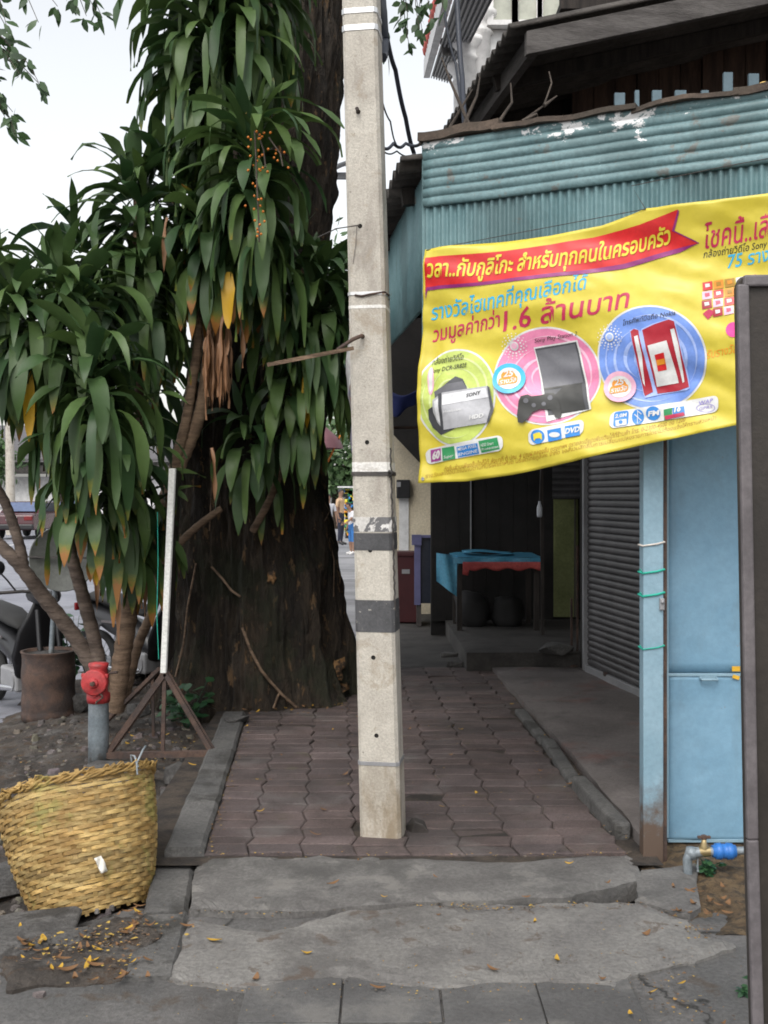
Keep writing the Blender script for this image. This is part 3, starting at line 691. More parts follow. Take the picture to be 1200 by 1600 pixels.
cane(pa, [(180, 1110, 6.65), (192, 1020, 6.6), (205, 940, 6.6), (212, 870, 6.6), (200, 780, 6.5), (190, 690, 6.4)], (.062, .04), 'stem')
cane(pa, [(195, 1090, 6.8), (215, 1010, 6.9), (240, 950, 7.0), (255, 880, 7.0), (300, 830, 7.1), (345, 795, 7.2)], (.036, .022), 'stem')
foliage(pa, [((118, 660), (100, 450), 6.2, 120, .60), ((30, 575), (22, 470), 6.0, 70, .54), ((-40, 560), (-30, 440), 6.1, 56, .53), ((198, 840), (185, 660), 6.4, 66, .50, {'agebias': .25}),
             ((150, 700), (150, 560), 5.9, 56, .55), ((142, 800), (138, 700), 6.1, 44, .48, {'agebias': .25}), ((226, 885), (212, 770), 6.5, 30, .45, {'agebias': .35})], 31)
pb = plant_thing('strap-leaved plant with one pointed shoot standing up against the sky, left of the tallest', G(205, 1090, -.05))
cane(pb, [(215, 700, 6.8), (218, 600, 6.8), (214, 500, 6.75), (214, 300, 6.7)], (.03, .022))
foliage(pb, [((240, 650), (236, 530), 7.35, 44, .5), ((215, 520), (214, 285), 6.7, 100, .56), ((135, 470), (128, 372), 6.8, 44, .58), ((234, 520), (226, 420), 6.6, 40, .5)], 32)
pc = plant_thing('tallest strap-leaved plant against the trunk, with orange berries and a bunch of dead tan leaves', G(240, 1060, 0))
cane(pc, [(236, 905, 7.1), (244, 840, 6.98), (262, 770, 6.9), (292, 700, 6.85), (314, 640, 6.8), (326, 560, 6.75), (340, 460, 6.7), (336, 200, 6.7), (332, -20, 6.7)], (.055, .026), 'stemtan')
cane(pc, [(258, 782, 6.9), (276, 715, 6.82), (290, 660, 6.78), (300, 600, 6.75), (310, 520, 6.72), (300, 430, 6.8), (265, 280, 6.9)], (.034, .026), 'stemtan')
foliage(pc, [((348, 350), (332, -10), 6.7, 165, .60), ((396, 400), (392, 205), 6.4, 92, .56), ((385, 90), (384, -130), 6.6, 90, .58), ((268, 450), (262, 250), 6.9, 62, .52, {'agebias': .1}),
             ((334, 430), (328, 350), 6.6, 56, .46, {'agebias': .22}), ((290, 150), (280, -60), 6.8, 70, .55), ((385, 440), (380, 370), 6.7, 34, .46, {'agebias': .2}), ((420, 130), (415, -40), 6.9, 36, .5)], 33)
rnd = random.Random(2)
mb = MB()      # leaves picked out in the photograph: the yellow one and the blades crossing the trunk
for px, py, Y, az, el, L, W, dr, age in ((358, 425, 6.35, -1.5, -1.1, .36, .085, 3, 1.6), (395, 185, 6.35, -.15, .30, .52, .085, 1.3, 0), (398, 190, 6.35, -.35, .05, .55, .08, 1.6, 0), (392, 188, 6.35, .6, .95, .5, .06, .7, 0), (400, 160, 6.4, -.05, .25, .6, .085, 1.3, .1), (398, 195, 6.3, -.8, .1, .5, .08, 2.5, 0), (152, 830, 6.2, -1.4, -1.2, .32, .06, 3, 1.6), (375, 60, 6.5, -.3, .2, .55, .08, 2, 0)):
    mb = MB(); strap(mb, P(px, py, Y), az, el, L, W, dr, age, rnd); mb.build('blade', M['drac'], pc, attr='lf', fixn=False)
mb = MB()      # bunch of dead leaves
for k in range(46):
    p = P(rnd.uniform(322, 360), rnd.uniform(500, 560), 6.55 + rnd.uniform(-.1, .08))
    strap(mb, p, rnd.uniform(-2.6, -.4), -1.3, rnd.uniform(.24, .42), rnd.uniform(.012, .024), 5, 2, rnd, fold=1.2, curl=rnd.uniform(-2, 2))
for px, py in ((262, 340), (352, 470), (352, 490), (372, 490), (330, 700), (150, 870), (220, 880), (186, 920)): strap(mb, P(px, py, 6.45), rnd.uniform(-2.4, -.6), -1.2, .34, .03, 5, 2, rnd, fold=.8)
mb.build('dead_leaves', M['drac'], pc, attr='lf', fixn=False)
for pts in ([(398, 205), (400, 250), (402, 300), (404, 340), (405, 378)], [(420, 215), (438, 240), (442, 260)], [(402, 205), (412, 235), (415, 262)]):
    mb = MB(); q = [P(x, y, 6.12 - .02 * i) for i, (x, y) in enumerate(pts)]; mb.tube(q, .005, 6); spk = mb.build('flower_stalk', M['twig'], pc)
    for i in range(len(q) - 1):
        for k in range(7 if len(q) > 3 else 4):
            mb = MB()
            c = q[i].lerp(q[i + 1], rnd.random()) + Vector((rnd.gauss(0, .03), rnd.gauss(-.01, .025), rnd.gauss(0, .02)))
            mb.lathe(c, [(.0005, -.008), (.0056, -.0056), (.008, 0), (.0056, .0056), (.0005, .008)], 8); mb.build('berry', M['orange'], spk)
pd = plant_thing('darkest strap-leaved plant, hanging in front of the right side of the trunk', P(440, 900, 7.2))
cane(pd, [(395, 830, 7.25), (430, 760, 7.15), (460, 650, 7.05), (490, 560, 7.0), (495, 440, 6.95)], (.026, .02))
foliage(pd, [((500, 600), (492, 440), 6.95, 80, .54, {'facing': -1.2}), ((458, 680), (452, 530), 7.05, 46, .5, {'facing': -1.2}), ((398, 740), (392, 650), 7.1, 26, .48, {'facing': -1.5}), ((440, 520), (436, 420), 6.95, 44, .52, {'facing': -1.2}), ((512, 470), (516, 410), 7.1, 24, .45)], 34)
# weeds at the foot
def weed(px, py, z, label, seed, n, h, name='leafy_weed', ls=1):
    p0 = G(px, py, z); rnd = random.Random(seed); t = thing(name, p0, label, 'weed', 'weeds in the dirt'); mb = MB(); ms = MB()
    for k in range(n):
        top = p0 + Vector((rnd.gauss(0, .09 * ls), rnd.gauss(0, .07 * ls), h * rnd.uniform(.45, 1.1)))
        ms.tube([p0, p0.lerp(top, .5) + Vector((0, 0, .02)), top], [.004, .0035, .002], 5)
        for q in range(7):
            b = p0.lerp(top, .35 + .65 * q / 6); a = rnd.uniform(0, 6.3)
            quadleaf(mb, b, Vector((math.cos(a), math.sin(a), rnd.uniform(-.5, .3))).normalized(), Vector((rnd.uniform(-.3, .3), rnd.uniform(-.6, 0), 1)).normalized(), ls * rnd.uniform(.07, .12), ls * rnd.uniform(.045, .075))
    ms.build('stalk', M['weed'], t, attr='lf'); mb.build('foliage', M['weed'], t, attr='lf', fixn=False)
weed(292, 1140, -.08, 'broad-leaved green weed growing behind the right leg of the tripod sign', 1, 7, .32)
weed(270, 1120, -.06, 'green weed growing behind the middle of the tripod sign', 2, 4, .25)
weed(112, 1075, -.05, 'bright green shrub behind the rusty drum', 3, 16, .58, 'small_shrub')
weed(78, 1062, -.05, 'small green weed right behind the rusty drum by the sign pole', 6, 5, .4)
weed(1105, 1372, -.04, 'tiny green weed beside the water pipe', 4, 9, .07, ls=.3)
weed(1168, 1560, -.06, 'tiny green sprig at the foot of the dark board', 5, 5, .05, ls=.25)

# ================================================================ STREET OBJECTS
# --- tripod sign seen edge-on
Ys = 6.1
ts = thing('tripod_sign', P(258, 1178, Ys), 'tall thin signboard seen edge-on as a white strip, standing on a rusty iron tripod', 'sign')
mb = MB()
t0, t1 = P(271, 733, Ys), P(257, 1050, Ys); bk = Vector((-.085, .62, 0))
mb.m = 0; mb.prism([t0 + Vector((-.012, 0, 0)), t0 + Vector((.012, 0, 0)), t1 + Vector((.012, 0, 0)), t1 + Vector((-.012, 0, 0))], bk); mb.build('board', M['bskin'], ts, bevel=.002)
mb = MB(); mb.prism([t0 + Vector((-.017, -.004, .004)), t0 + Vector((.017, -.004, .004)), t1 + Vector((.015, -.004, -.003)), t1 + Vector((-.015, -.004, -.003))], (-.006, -.012, 0)); mb.build('edge_trim', M['alu'], ts)
mb = MB(); mb.bar(t1 + Vector((0, .01, .02)), P(254, 1185, Ys), .022, .022); mb.build('post', M['rust'], ts)
for a, b in (((258, 1052), (168, 1178)), ((258, 1052), (332, 1176))):
    mb = MB(); mb.bar(P(*a, Ys), P(*b, Ys), .026, .026); mb.bar(P(*a, Ys) + Vector((0, .013, 0)), P(*b, Ys) + Vector((0, .013, 0)), .004, .045); mb.build('leg', M['rust'], ts)
mb = MB(); mb.bar(P(250, 1045, Ys + .25), P(165, 1128, Ys + .7), .024, .024); mb.build('leg', M['rust'], ts)
mb = MB(); mb.bar(P(238, 1050, Ys + .5), P(240, 1150, Ys + .55), .018, .018); mb.build('rear_post', M['rust'], ts)
mb = MB(); mb.bar(P(162, 1180, Ys - .01), P(342, 1177, Ys - .01), .032, .035); mb.build('base_bar', M['rust'], ts)
mb = MB(); mb.tube([P(246, 800, Ys), P(247, 880, Ys), P(245, 960, Ys), P(248, 1030, Ys)], .0025, 5); mb.build('string', M['ropegreen'], ts)

# --- standpipe with red valve
hb = P(154, 1180, 6.1); hy = thing('standpipe', hb, 'grey standpipe with a round red valve cap at the foot of the leafy plant', 'standpipe')
mb = MB(); H = 6.1 / F
zz = lambda py: CH - (py - HY) * H
mb.lathe((hb.x, 6.1, 0), [(0, zz(1195)), (.058, zz(1195)), (.059, zz(1150)), (.057, zz(1092)), (.060, zz(1090)), (.060, zz(1084)), (.03, zz(1082))], 28); mb.build('pipe', M['galv'], hy)
mb = MB(); mb.lathe((hb.x, 6.1, 0), [(.0, zz(1097)), (.064, zz(1097)), (.067, zz(1090)), (.066, zz(1084)), (.052, zz(1080)), (.05, zz(1045)), (.058, zz(1040)), (.055, zz(1036)), (.0, zz(1034))], 24); mb.build('valve_body', M['redpaint'], hy)
Mx = Matrix.Rotation(R(90), 3, 'X') @ Matrix.Rotation(R(0), 3, 'Z')
mb = MB(); c = Vector((hb.x - .004, 6.1 - .05, zz(1063)))
mb.lathe(c, [(0, -.02), (.070, -.02), (.076, .0), (.076, .03), (.070, .04), (.03, .042), (.026, .055), (.0, .057)], 26, Mx); cap = mb.build('outlet_cap', M['redpaint'], hy, bevel=.003)
mb = MB(); mb.lathe(c + Vector((0, -.056, 0)), [(0, 0), (.014, 0), (.014, .022), (.0, .024)], 5, Mx, False); mb.build('cap_nut', M['rust'], cap)
mb = MB(); 
for k in range(3):
    a = 2.1 * k + .5; mb.box(c + Vector((.076 * math.cos(a), -.012, .076 * math.sin(a))), (.022, .03, .022))
mb.build('cap_lug', M['redpaint'], cap, bevel=.004)
mb = MB(); mb.tube([Vector((hb.x + .06, 6.1, zz(1052))), Vector((hb.x + .11, 6.09, zz(1050)))], .008, 8); mb.build('valve_stem', M['rust'], hy)
mb = MB(); q = [c + Vector((.03 + .02 * math.sin(i), -.03, -.06 - .012 * i)) for i in range(6)]; mb.tube(q, .006, 6); mb.build('chain', M['rust'], hy)

# --- rusty drum and the round traffic sign standing in it (seen from the back)
db = P(76, 1112, 7.75); dr = thing('rusty_drum', db, 'rusty brown iron drum filled with cement on the verge', 'drum')
mb = MB(); zt = CH - (1016 - HY) / F * 7.75; r = .19
prof = [(0, db.z - .05), (r, db.z - .05), (r + .008, db.z), (r, db.z + .015)] + [(r + .004 * math.sin(i * .9), db.z + .03 + (zt - db.z - .05) * i / 14) for i in range(15)] + [(r + .008, zt - .008), (r + .008, zt), (r - .012, zt), (r - .015, zt - .03), (0, zt - .03)]
mb.lathe((db.x, 7.75, 0), prof, 36); mb.build('shell', M['rust'], dr)
mb = MB(); mb.lathe((db.x, 7.75, 0), [(r - .017, zt - .05), (r - .017, zt - .022), (0, zt - .018)], 24); mb.build('cement_fill', M['rubble'], dr)
sb = P(80, 1014, 7.75); rs_ = thing('traffic_sign', sb, 'round traffic sign seen from its grey back, on a thin pole in the rusty drum', 'traffic sign')
mb = MB(); mb.tube([sb + Vector((0, 0, -.03)), P(86, 920, 7.72), P(91, 818, 7.7)], .019, 10); mb.build('pole', M['galv'], rs_)
mb = MB(); c = P(98, 873, 7.64); mb.lathe(c, [(0, -.004), (.232, -.004), (.238, .002), (.238, .012), (.23, .012), (.225, .004), (0, .004)], 48, Mx @ Matrix.Rotation(R(4), 3, 'Y'))
mb.build('disc', wmat('sign_back', (.09, .095, .085), (.12, .125, .115), 3, .6, .05, 40), rs_)
mb = MB(); mb.bar(P(54, 870, 7.60), P(140, 872, 7.60), .02, .012); mb.bar(P(40, 870, 7.62), P(60, 870, 7.61), .012, .012); mb.build('bracket', M['darkmetal'], rs_)

# --- woven bamboo basket, leaning
bb = G(150, 1432, -.10); bk_ = thing('bamboo_basket', bb, 'large yellow woven bamboo basket leaning beside the kerb', 'basket')
axis = Matrix.Rotation(R(-16), 3, 'Y') @ Matrix.Rotation(R(-20), 3, 'X')
NB, ROWS, HB = 32, 29, .535
rb = lambda t: .205 + (.312 - .205) * (1 - max(0, 1 - t) ** 1.7) + .004 * math.sin(t * 5)
bc = bb + Vector((-.04, .15, -.06))
def bpnt(a, t, off=0):
    r = rb(t) + off; sq = 1 + .02 * math.sin(2 * a + 1)
    v = Vector((r * math.cos(a) * sq, r * math.sin(a), HB * t + .008 * math.sin(a * 3 + 1) * t)); return axis @ v + bc
BM = wmat('bamboo', (.32, .20, .06), (.52, .36, .14), 9, .6, .35, 50, stretch=(1, 1, 5), attr='tint', spots=[((.22, .12, .03), 6, .55, .75, .6), ((.26, .27, .07), 4, .6, .75, .5)])
rnd = random.Random(9)
mb = MB()
for j in range(ROWS):
    t0 = .015 + .90 * j / ROWS; hgt = .90 / ROWS
    nseg = NB * 6; parts = []
    start = rnd.random() * 6.28; strands = max(1, rnd.choice((2, 3))); cuts = sorted(rnd.random() for _ in range(strands))
    cols = [(1 + rnd.uniform(-.28, .22)) for _ in range(strands + 1)]; hues = [rnd.uniform(-.12, .10) for _ in range(strands + 1)]
    b0 = len(mb.v)
    for i in range(nseg + 1):
        u = i / nseg; a = 2 * math.pi * u + start; k = sum(u > c for c in cuts)
        sp_ = math.floor((NB * a / 2 + (math.pi if j % 2 else 0)) / (2 * math.pi) + .25); cc = cols[k] * (1 + .30 * noise.noise((sp_ * 3.7, j * 5.3, 1.5)) * 2); mb.a = (cc, cc * (1 + hues[k] * .5), cc * (1 + hues[k]))
        wv = .0042 * math.cos(NB * (a) / 2 + (math.pi if j % 2 else 0)); tj = .0025 * fbm((u * 12, j * 3, 4))
        w_ = hgt * (.46 + .08 * fbm((u * 9, j, 7)))
        tc = t0 + hgt / 2 + tj
        mb.add([bpnt(a, tc - w_, wv - .0012), bpnt(a, tc - w_ * .82, wv + .0006), bpnt(a, tc + w_ * .82, wv + .0006), bpnt(a, tc + w_, wv - .0012)], [])
    for i in range(nseg):
        for k in range(3):
            q = b0 + i * 4 + k; mb.f.append([q, q + 4, q + 5, q + 1]); mb.sm.append(k != 1 and False); mb.mi.append(0)
mb.build('weave', BM, bk_, attr='tint', solid=.003)
mb = MB()
for k in range(NB):
    a = 2 * math.pi * k / NB; cc = rnd.uniform(.6, .95); mb.a = (cc, cc, cc); b0 = len(mb.v); n = 26
    for i in range(n + 1):
        t = i / n * (.985 + rnd.uniform(-.01, .02) * (i == n)); o_ = .0045 * math.cos(math.pi * (t / .90 * ROWS) + k * math.pi) * -1
        da = .030 * (1.25 - .4 * t)
        mb.add([bpnt(a - da, t, o_), bpnt(a + da, t, o_)], [])
    for i in range(n): mb.f.append([b0 + 2 * i, b0 + 2 * i + 1, b0 + 2 * i + 3, b0 + 2 * i + 2]); mb.sm.append(False); mb.mi.append(0)
mb.build('stave', BM, bk_, attr='tint', solid=.003)
mb = MB()       # twisted rim: wrapped strands
for s_ in range(8):
    pts = []; cc = rnd.uniform(.75, 1.05); mb.a = (cc, cc * .95, cc * .85)
    for i in range(181):
        a = 2 * math.pi * i / 180; ph = a * 9 + s_ * 1.257 + 2.2 * fbm((a * 2, s_, 5))
        pts.append(bpnt(a,   .945 + .022 * math.sin(ph) + .02 * fbm((a * 4, s_, 0)), .006 + .007 * math.cos(ph)))
    mb.tube(pts, .0055, 6, cap=False)
for k in range(110):
    a = rnd.uniform(0, 6.28); cc = rnd.uniform(.8, 1.2); mb.a = (cc, cc * .95, cc * .85); t = .93 + rnd.uniform(0, .04)
    mb.tube([bpnt(a, t, .012), bpnt(a + .05, t + .025, .02 * rnd.random() + .008), bpnt(a + .11, t + rnd.uniform(-.02, .035), .012)], [.003, .0035, .001], 4)
mb.build('rim', BM, bk_, attr='tint')
mb = MB(); mb.a = (.5, .5, .5)
mb.grid(lambda u, v: bpnt(2 * math.pi * u, .03, -.02 - .18 * v), 30, 4); mb.build('base', BM, bk_, attr='tint')
mb = MB(); a0 = R(-22)
mb.tube([bpnt(a0, .93, .02), bpnt(a0, 1.02, .01), bpnt(a0 + .06, 1.04, -.02), bpnt(a0 + .05, .95, -.02)], .004, 6)
mb.tube([bpnt(a0 - .02, .88, .016), bpnt(a0 - .02, .96, .02), bpnt(a0 + .1, 1.05, .03), bpnt(a0 + .22, 1.08, .02)], .004, 6)
mb.build('tie_wire', M['galv'], bk_)
mb = MB(); a0 = R(-62); mb.grid(lambda u, v: bpnt(a0 + (u - .5) * .10 + v * .07, .36 - .11 * v + .01 * u, .013 + .006 * math.sin(u * 5 + v * 7)), 6, 6)
o = mb.build('plastic_scrap', M['paper'], None, bpnt(a0, .3, .013), solid=.001); tag(o, 'small white plastic scrap caught in the weave of the basket', 'litter')

# --- motorcycle parked at the road edge
def motorcycle(loc, rz, label):
    t = thing('motorcycle', (0, 0, 0), label, 'motorcycle', 'motorcycles parked at the edge of the road'); p = t; obs = []
    def wheel(x):
        mb = MB(); prof = [(.215 + .035 * math.cos(a), .035 * math.sin(a)) for a in [2 * math.pi * k / 12 for k in range(13)]]
        mb.lathe((x, 0, .25), prof, 32, Matrix.Rotation(R(90), 3, 'X')); wh = mb.build('wheel', M['rubber'], t)
        mb = MB(); mb.lathe((x, 0, .25), [(.185, -.02), (.197, -.014), (.197, .014), (.185, .02)], 32, Matrix.Rotation(R(90), 3, 'X'))
        mb.lathe((x, 0, .25), [(0, -.05), (.04, -.05), (.045, 0), (.04, .05), (0, .05)], 16, Matrix.Rotation(R(90), 3, 'X'))
        for k in range(16):
            a = 2 * math.pi * k / 16; mb.tube([(x + .04 * math.cos(a), 0, .25 + .04 * math.sin(a)), (x + .19 * math.cos(a + .25), 0, .25 + .19 * math.sin(a + .25))], .003, 4)
        mb.build('rim', M['chrome'], wh)
    wheel(-.60); wheel(.62)
    mb = MB()
    def sec(x, z, w, h): return [Vector((x, w * math.cos(a) / 2, z + h * math.sin(a) / 2)) for a in [2 * math.pi * k / 12 for k in range(12)]]
    def loft(mb, secs):
        vs = [v for s in secs for v in s]; n = 12
        mb.add(vs, [(i * n + k, i * n + (k + 1) % n, (i + 1) * n + (k + 1) % n, (i + 1) * n + k) for i in range(len(secs) - 1) for k in range(n)] + [tuple(range(n)), tuple(range(len(vs) - n, len(vs)))], True)
    loft(mb, [sec(-.86, .70, .08, .05), sec(-.70, .68, .2, .14), sec(-.40, .60, .26, .22), sec(-.1, .52, .24, .24), sec(.12, .42, .2, .2), sec(.26, .36, .14, .14)]); mb.build('body', M['black'], t)
    mb = MB(); loft(mb, [sec(-.78, .77, .14, .06), sec(-.60, .80, .24, .10), sec(-.30, .77, .27, .12), sec(-.05, .72, .22, .10), sec(.05, .68, .12, .05)]); mb.build('seat', M['blackmatte'], t)
    mb = MB(); loft(mb, [sec(.24, .34, .30, .08), sec(.30, .5, .40, .10), sec(.38, .7, .36, .12), sec(.42, .84, .22, .14), sec(.44, .92, .16, .12)]); mb.build('leg_shield', M['black'], t)
    mb = MB(); loft(mb, [sec(.30, .97, .12, .10), sec(.40, .97, .26, .16), sec(.5, .96, .22, .16), sec(.55, .95, .14, .12)]); mb.build('handlebar_cowl', M['black'], t)
    mb = MB(); mb.lathe((.535, 0, .95), [(0, .04), (.05, .03), (.075, 0), (.075, -.03), (0, -.05)], 18, Matrix.Rotation(R(90), 3, 'Y')); mb.build('headlight', M['chrome'], t)
    mb = MB(); mb.tube([(.34, -.34, .99), (.42, -.16, 1.0), (.44, 0, .98), (.42, .16, 1.0), (.34, .34, .99)], .013, 8); mb.build('handlebar', M['darkmetal'], t)
    for s in (-1, 1):
        mb = MB(); mb.tube([(.40, .2 * s, 1.0), (.40, .27 * s, 1.09), (.38, .31 * s, 1.14)], .007, 6); mr = mb.build('mirror', M['black'], t)
        mb = MB(); mb.lathe((.37, .33 * s, 1.18), [(0, -.018), (.045, -.012), (.058, 0), (.05, .01), (0, .012)], 18, Matrix.Rotation(R(90), 3, 'Y')); mb.build('mirror_head', M['black'], mr)
        mb = MB(); mb.tube([(.48, .07 * s, .86), (.62, .085 * s, .25)], .02, 8); mb.build('fork', M['black'], t)
        mb = MB(); mb.tube([(-.45, .13 * s, .58), (-.60, .13 * s, .25)], .028, 8); mb.build('shock_absorber', M['chrome'], t)
    mb = MB(); mb.box((-.02, 0, .28), (.34, .22, .18)); mb.tube([(.05, -.12, .27), (.05, .12, .27)], .08, 14); mb.build('engine', M['greymetal'], t, bevel=.02)
    mb = MB(); mb.tube([(.1, -.1, .22), (-.2, -.15, .2), (-.8, -.16, .3)], [.02, .03, .042], 10); mb.build('exhaust', M['chrome'], t)
    mb = MB(); loft(mb, [sec(.36, .44, .08, .02), sec(.5, .54, .11, .03), sec(.66, .545, .11, .03), sec(.86, .40, .09, .02)]); mb.build('front_mudguard', M['black'], t)
    mb = MB(); loft(mb, [sec(-.5, .55, .1, .02), sec(-.7, .54, .12, .03), sec(-.88, .40, .11, .02)]); mb.build('rear_mudguard', M['black'], t)
    mb = MB(); mb.box((-.88, 0, .69), (.03, .12, .07)); mb.build('tail_light', M['taillight'], t, bevel=.008)
    mb = MB(); mb.tube([(-.12, .12, .24), (-.2, .2, .0)], .01, 6); mb.build('side_stand', M['darkmetal'], t)
    mb = MB(); mb.box((-.25, -.128, .60), (.3, .012, .02)); mb.build('side_stripe', M['frame'], t)
    t.location = loc; t.rotation_euler = (0, 0, rz); return t
def copy_thing(root, loc, rz, label):
    r = root.copy(); COL.objects.link(r); r.location = loc; r.rotation_euler = (0, 0, rz); r['label'] = label
    for ch in list(root.children):
        c = ch.copy(); COL.objects.link(c); c.parent = r
        for g in list(ch.children):
            d = g.copy(); COL.objects.link(d); d.parent = c
    return r
mo = motorcycle((-2.86, 8.35, -.23), R(-50), 'black motorcycle at the left edge, cut by the picture edge, behind the rusty drum')
copy_thing(mo, (-2.05, 9.0, -.2), R(-38), 'second black motorcycle, half hidden behind the plant stems, right of the round sign')

# --- water pipe with tap and blue meter
wp = G(1075, 1380, -.06); tp = thing('water_pipe', wp, 'bent grey water pipe with a tap and a bright blue meter under the blue panel', 'water pipe')
Yp = wp.y; q = lambda x, y: P(x, y, Yp)
mb = MB(); mb.tube([q(1076, 1390), q(1075, 1365), q(1074, 1343), q(1077, 1336), q(1085, 1332), q(1100, 1331), q(1190, 1328), q(1260, 1326)], [.017, .017, .019, .021, .021, .018, .014, .014], 14); mb.build('pipe', M['galv'], tp)
mb = MB(); mb.lathe(q(1080, 1333), [(0, -.024), (.02, -.022), (.025, 0), (.02, .022), (0, .024)], 14); mb.build('elbow', M['galv'], tp)
mb = MB(); mb.tube([q(1092, 1331), q(1109, 1330)], .02, 10); mb.lathe(q(1100, 1330), [(.016, -.01), (.018, .02), (.011, .035), (.009, .055), (0, .055)], 14); mb.build('valve', flat('brass', (.35, .27, .14), .35, .7), tp)
mb = MB(); c = q(1100, 1308); mb.bar(c + Vector((-.026, 0, 0)), c + Vector((.026, 0, 0)), .014, .010); mb.lathe(c, [(0, -.008), (.012, -.008), (.012, .008), (0, .008)], 10); mb.build('tap_handle', M['rust'], tp, bevel=.002)
mb = MB(); Ry = Matrix.Rotation(R(90), 3, 'Y'); mb.lathe(q(1131, 1330), [(0, -.046), (.024, -.046), (.024, -.036), (.031, -.034), (.033, -.012), (.029, -.010), (.029, .010), (.033, .012), (.031, .034), (.024, .036), (.024, .046), (0, .046)], 20, Ry)
mb.build('meter', M['meterblue'], tp)
mb = MB(); mb.bar(q(1089, 1352), q(1091, 1362), .006, .006); mb.tube([q(1090, 1340), q(1090, 1362)], .004, 6); mb.build('drain_cock', M['galv'], tp)

# --- dark freestanding board close to the camera at the right edge
Yb = 2.0; brd = thing('freestanding_board', P(1290, 1650, Yb) - Vector((0, 0, .43)), 'dark brown freestanding board with a grey rounded frame, close by at the right edge', 'board')
def bo(px, py): return P(px, py, Yb)
fr = []
x0t, x0b, x1 = 1149, 1174, 1520
fr = [bo(1174, 1620), bo(1165, 1310), bo(1150, 445)] + [bo(1150 + 14 * (1 - math.cos(a)), 445 - 14 * math.sin(a)) for a in (R(30), R(60), R(90))] + [bo(1520, 424), bo(1545, 1615)]
mb = MB(); mb.prism(fr, (.012, .05, 0)); mb.build('panel', M['bskin'], brd, bevel=.004)
mb = MB()
for a, b in ((bo(1159, 445), bo(1174, 1310)), (bo(1174, 1310), bo(1183, 1620)), (bo(1160, 440), bo(1520, 434)), (bo(1183, 1612), bo(1540, 1606))): mb.bar(a + Vector((0, -.004, 0)), b + Vector((0, -.004, 0)), .022, .014, up=(0, 1, 0))
mb.build('frame', M['frame'], brd, bevel=.004)
for px in (1195, 1520):
    mb = MB(); mb.bar(bo(px, 1600), bo(px + 5, 1600) - Vector((0, 0, .56)), .03, .03); mb.build('leg', M['frame'], brd)
    mb = MB(); c = bo(px + 5, 1600) - Vector((0, 0, .55)); mb.bar(c + Vector((0, -.22, 0)), c + Vector((0, .26, 0)), .03, .02); mb.build('foot', M['frame'], brd)

# ================================================================ SHOPHOUSE WITH ITS AWNING
P0 = Vector((.187, 4.75, 0)); FD = Vector((.9, -.436, 0)).normalized(); FN = Vector((-FD.y * -1, 0, 0)); FN = Vector((FD.y, -FD.x, 0))   # FN faces the street
if FN.y > 0: FN = -FN
AD = Vector((-.12, .993, 0)).normalized()                      # the eaves run away along AD
HD = Vector((-.162, .987, 0)).normalized(); HN = Vector((.987, .162, 0))
ZT, ZM, ZB = 3.08, 2.785, 2.2
def fp(u, z, off=0): return P0 + FD * u + FN * off + Vector((0, 0, z))
aw = thing('shop_awning', P0 + Vector((1, 0, 0)), 'teal corrugated sheet awning with peeling white patches above the yellow banner', 'awning')
mb = MB(); NC = 7
def cor_h(u, v):
    x = -.005 + 2.75 * u; z = ZM + (ZT - ZM) * v
    return fp(x, z + .008 * fbm((x * 1.5, 1, 1)), .012 + .011 * abs(math.sin(v * NC * math.pi)) ** .6 + .006 * fbm((x * 2, v * 3, 3)))
mb.grid(cor_h, 60, NC * 12)
FM = wmat('teal_peeling_paint', (.115, .205, .22), (.155, .255, .27), 4, .5, .08, 60, spots=[((.07, .12, .125), 1.6, .55, .75, .5), ((.14, .09, .06), 9, .7, .8, .5)])
nt = FM.node_tree; b = nt.nodes['Principled BSDF']; prev = b.inputs['Base Color'].links[0].from_socket
tc = NN(nt, 'ShaderNodeTexCoord'); sep = NN(nt, 'ShaderNodeSeparateXYZ'); nt.links.new(tc.outputs['Object'], sep.inputs[0])
mr = NN(nt, 'ShaderNodeMapRange'); mr.inputs[1].default_value = ZM; mr.inputs[2].default_value = ZT; mr.inputs[3].default_value = -.20; mr.inputs[4].default_value = .05; nt.links.new(sep.outputs[2], mr.inputs[0])
mp = NN(nt, 'ShaderNodeMapping'); mp.inputs['Scale'].default_value = (1, 1, 1.6); nt.links.new(tc.outputs['Object'], mp.inputs[0])
n1 = nz(nt, mp.outputs[0], 6.5, 10, .74, .3); ad = NN(nt, 'ShaderNodeMath', operation='ADD'); nt.links.new(n1, ad.inputs[0]); nt.links.new(mr.outputs[0], ad.inputs[1])
pk = ramp(nt, ad.outputs[0], .555, (0, 0, 0), .565, (1, 1, 1)).outputs[0]
nt.links.new(mixc(nt, pk, prev, (.72, .72, .72)), b.inputs['Base Color'])
mb.build('peeling_fascia', FM, aw, solid=.002)
mb = MB()
mb.grid(lambda u, v: fp(-.002 + 2.74 * u, ZB + (ZM + .015 - ZB) * v, .008 * math.sin(2 * math.pi * 2.74 * u / .0385)), 800, 2)
mb.build('corrugated_fascia', M['teal'], aw)
mb = MB(); mb.bar(fp(-.01, ZB - .2, -.02), fp(-.01, ZT, -.02), .03, .03); mb.build('corner_trim', M['teal'], aw)
mb = MB()       # rusted coping boards, uneven
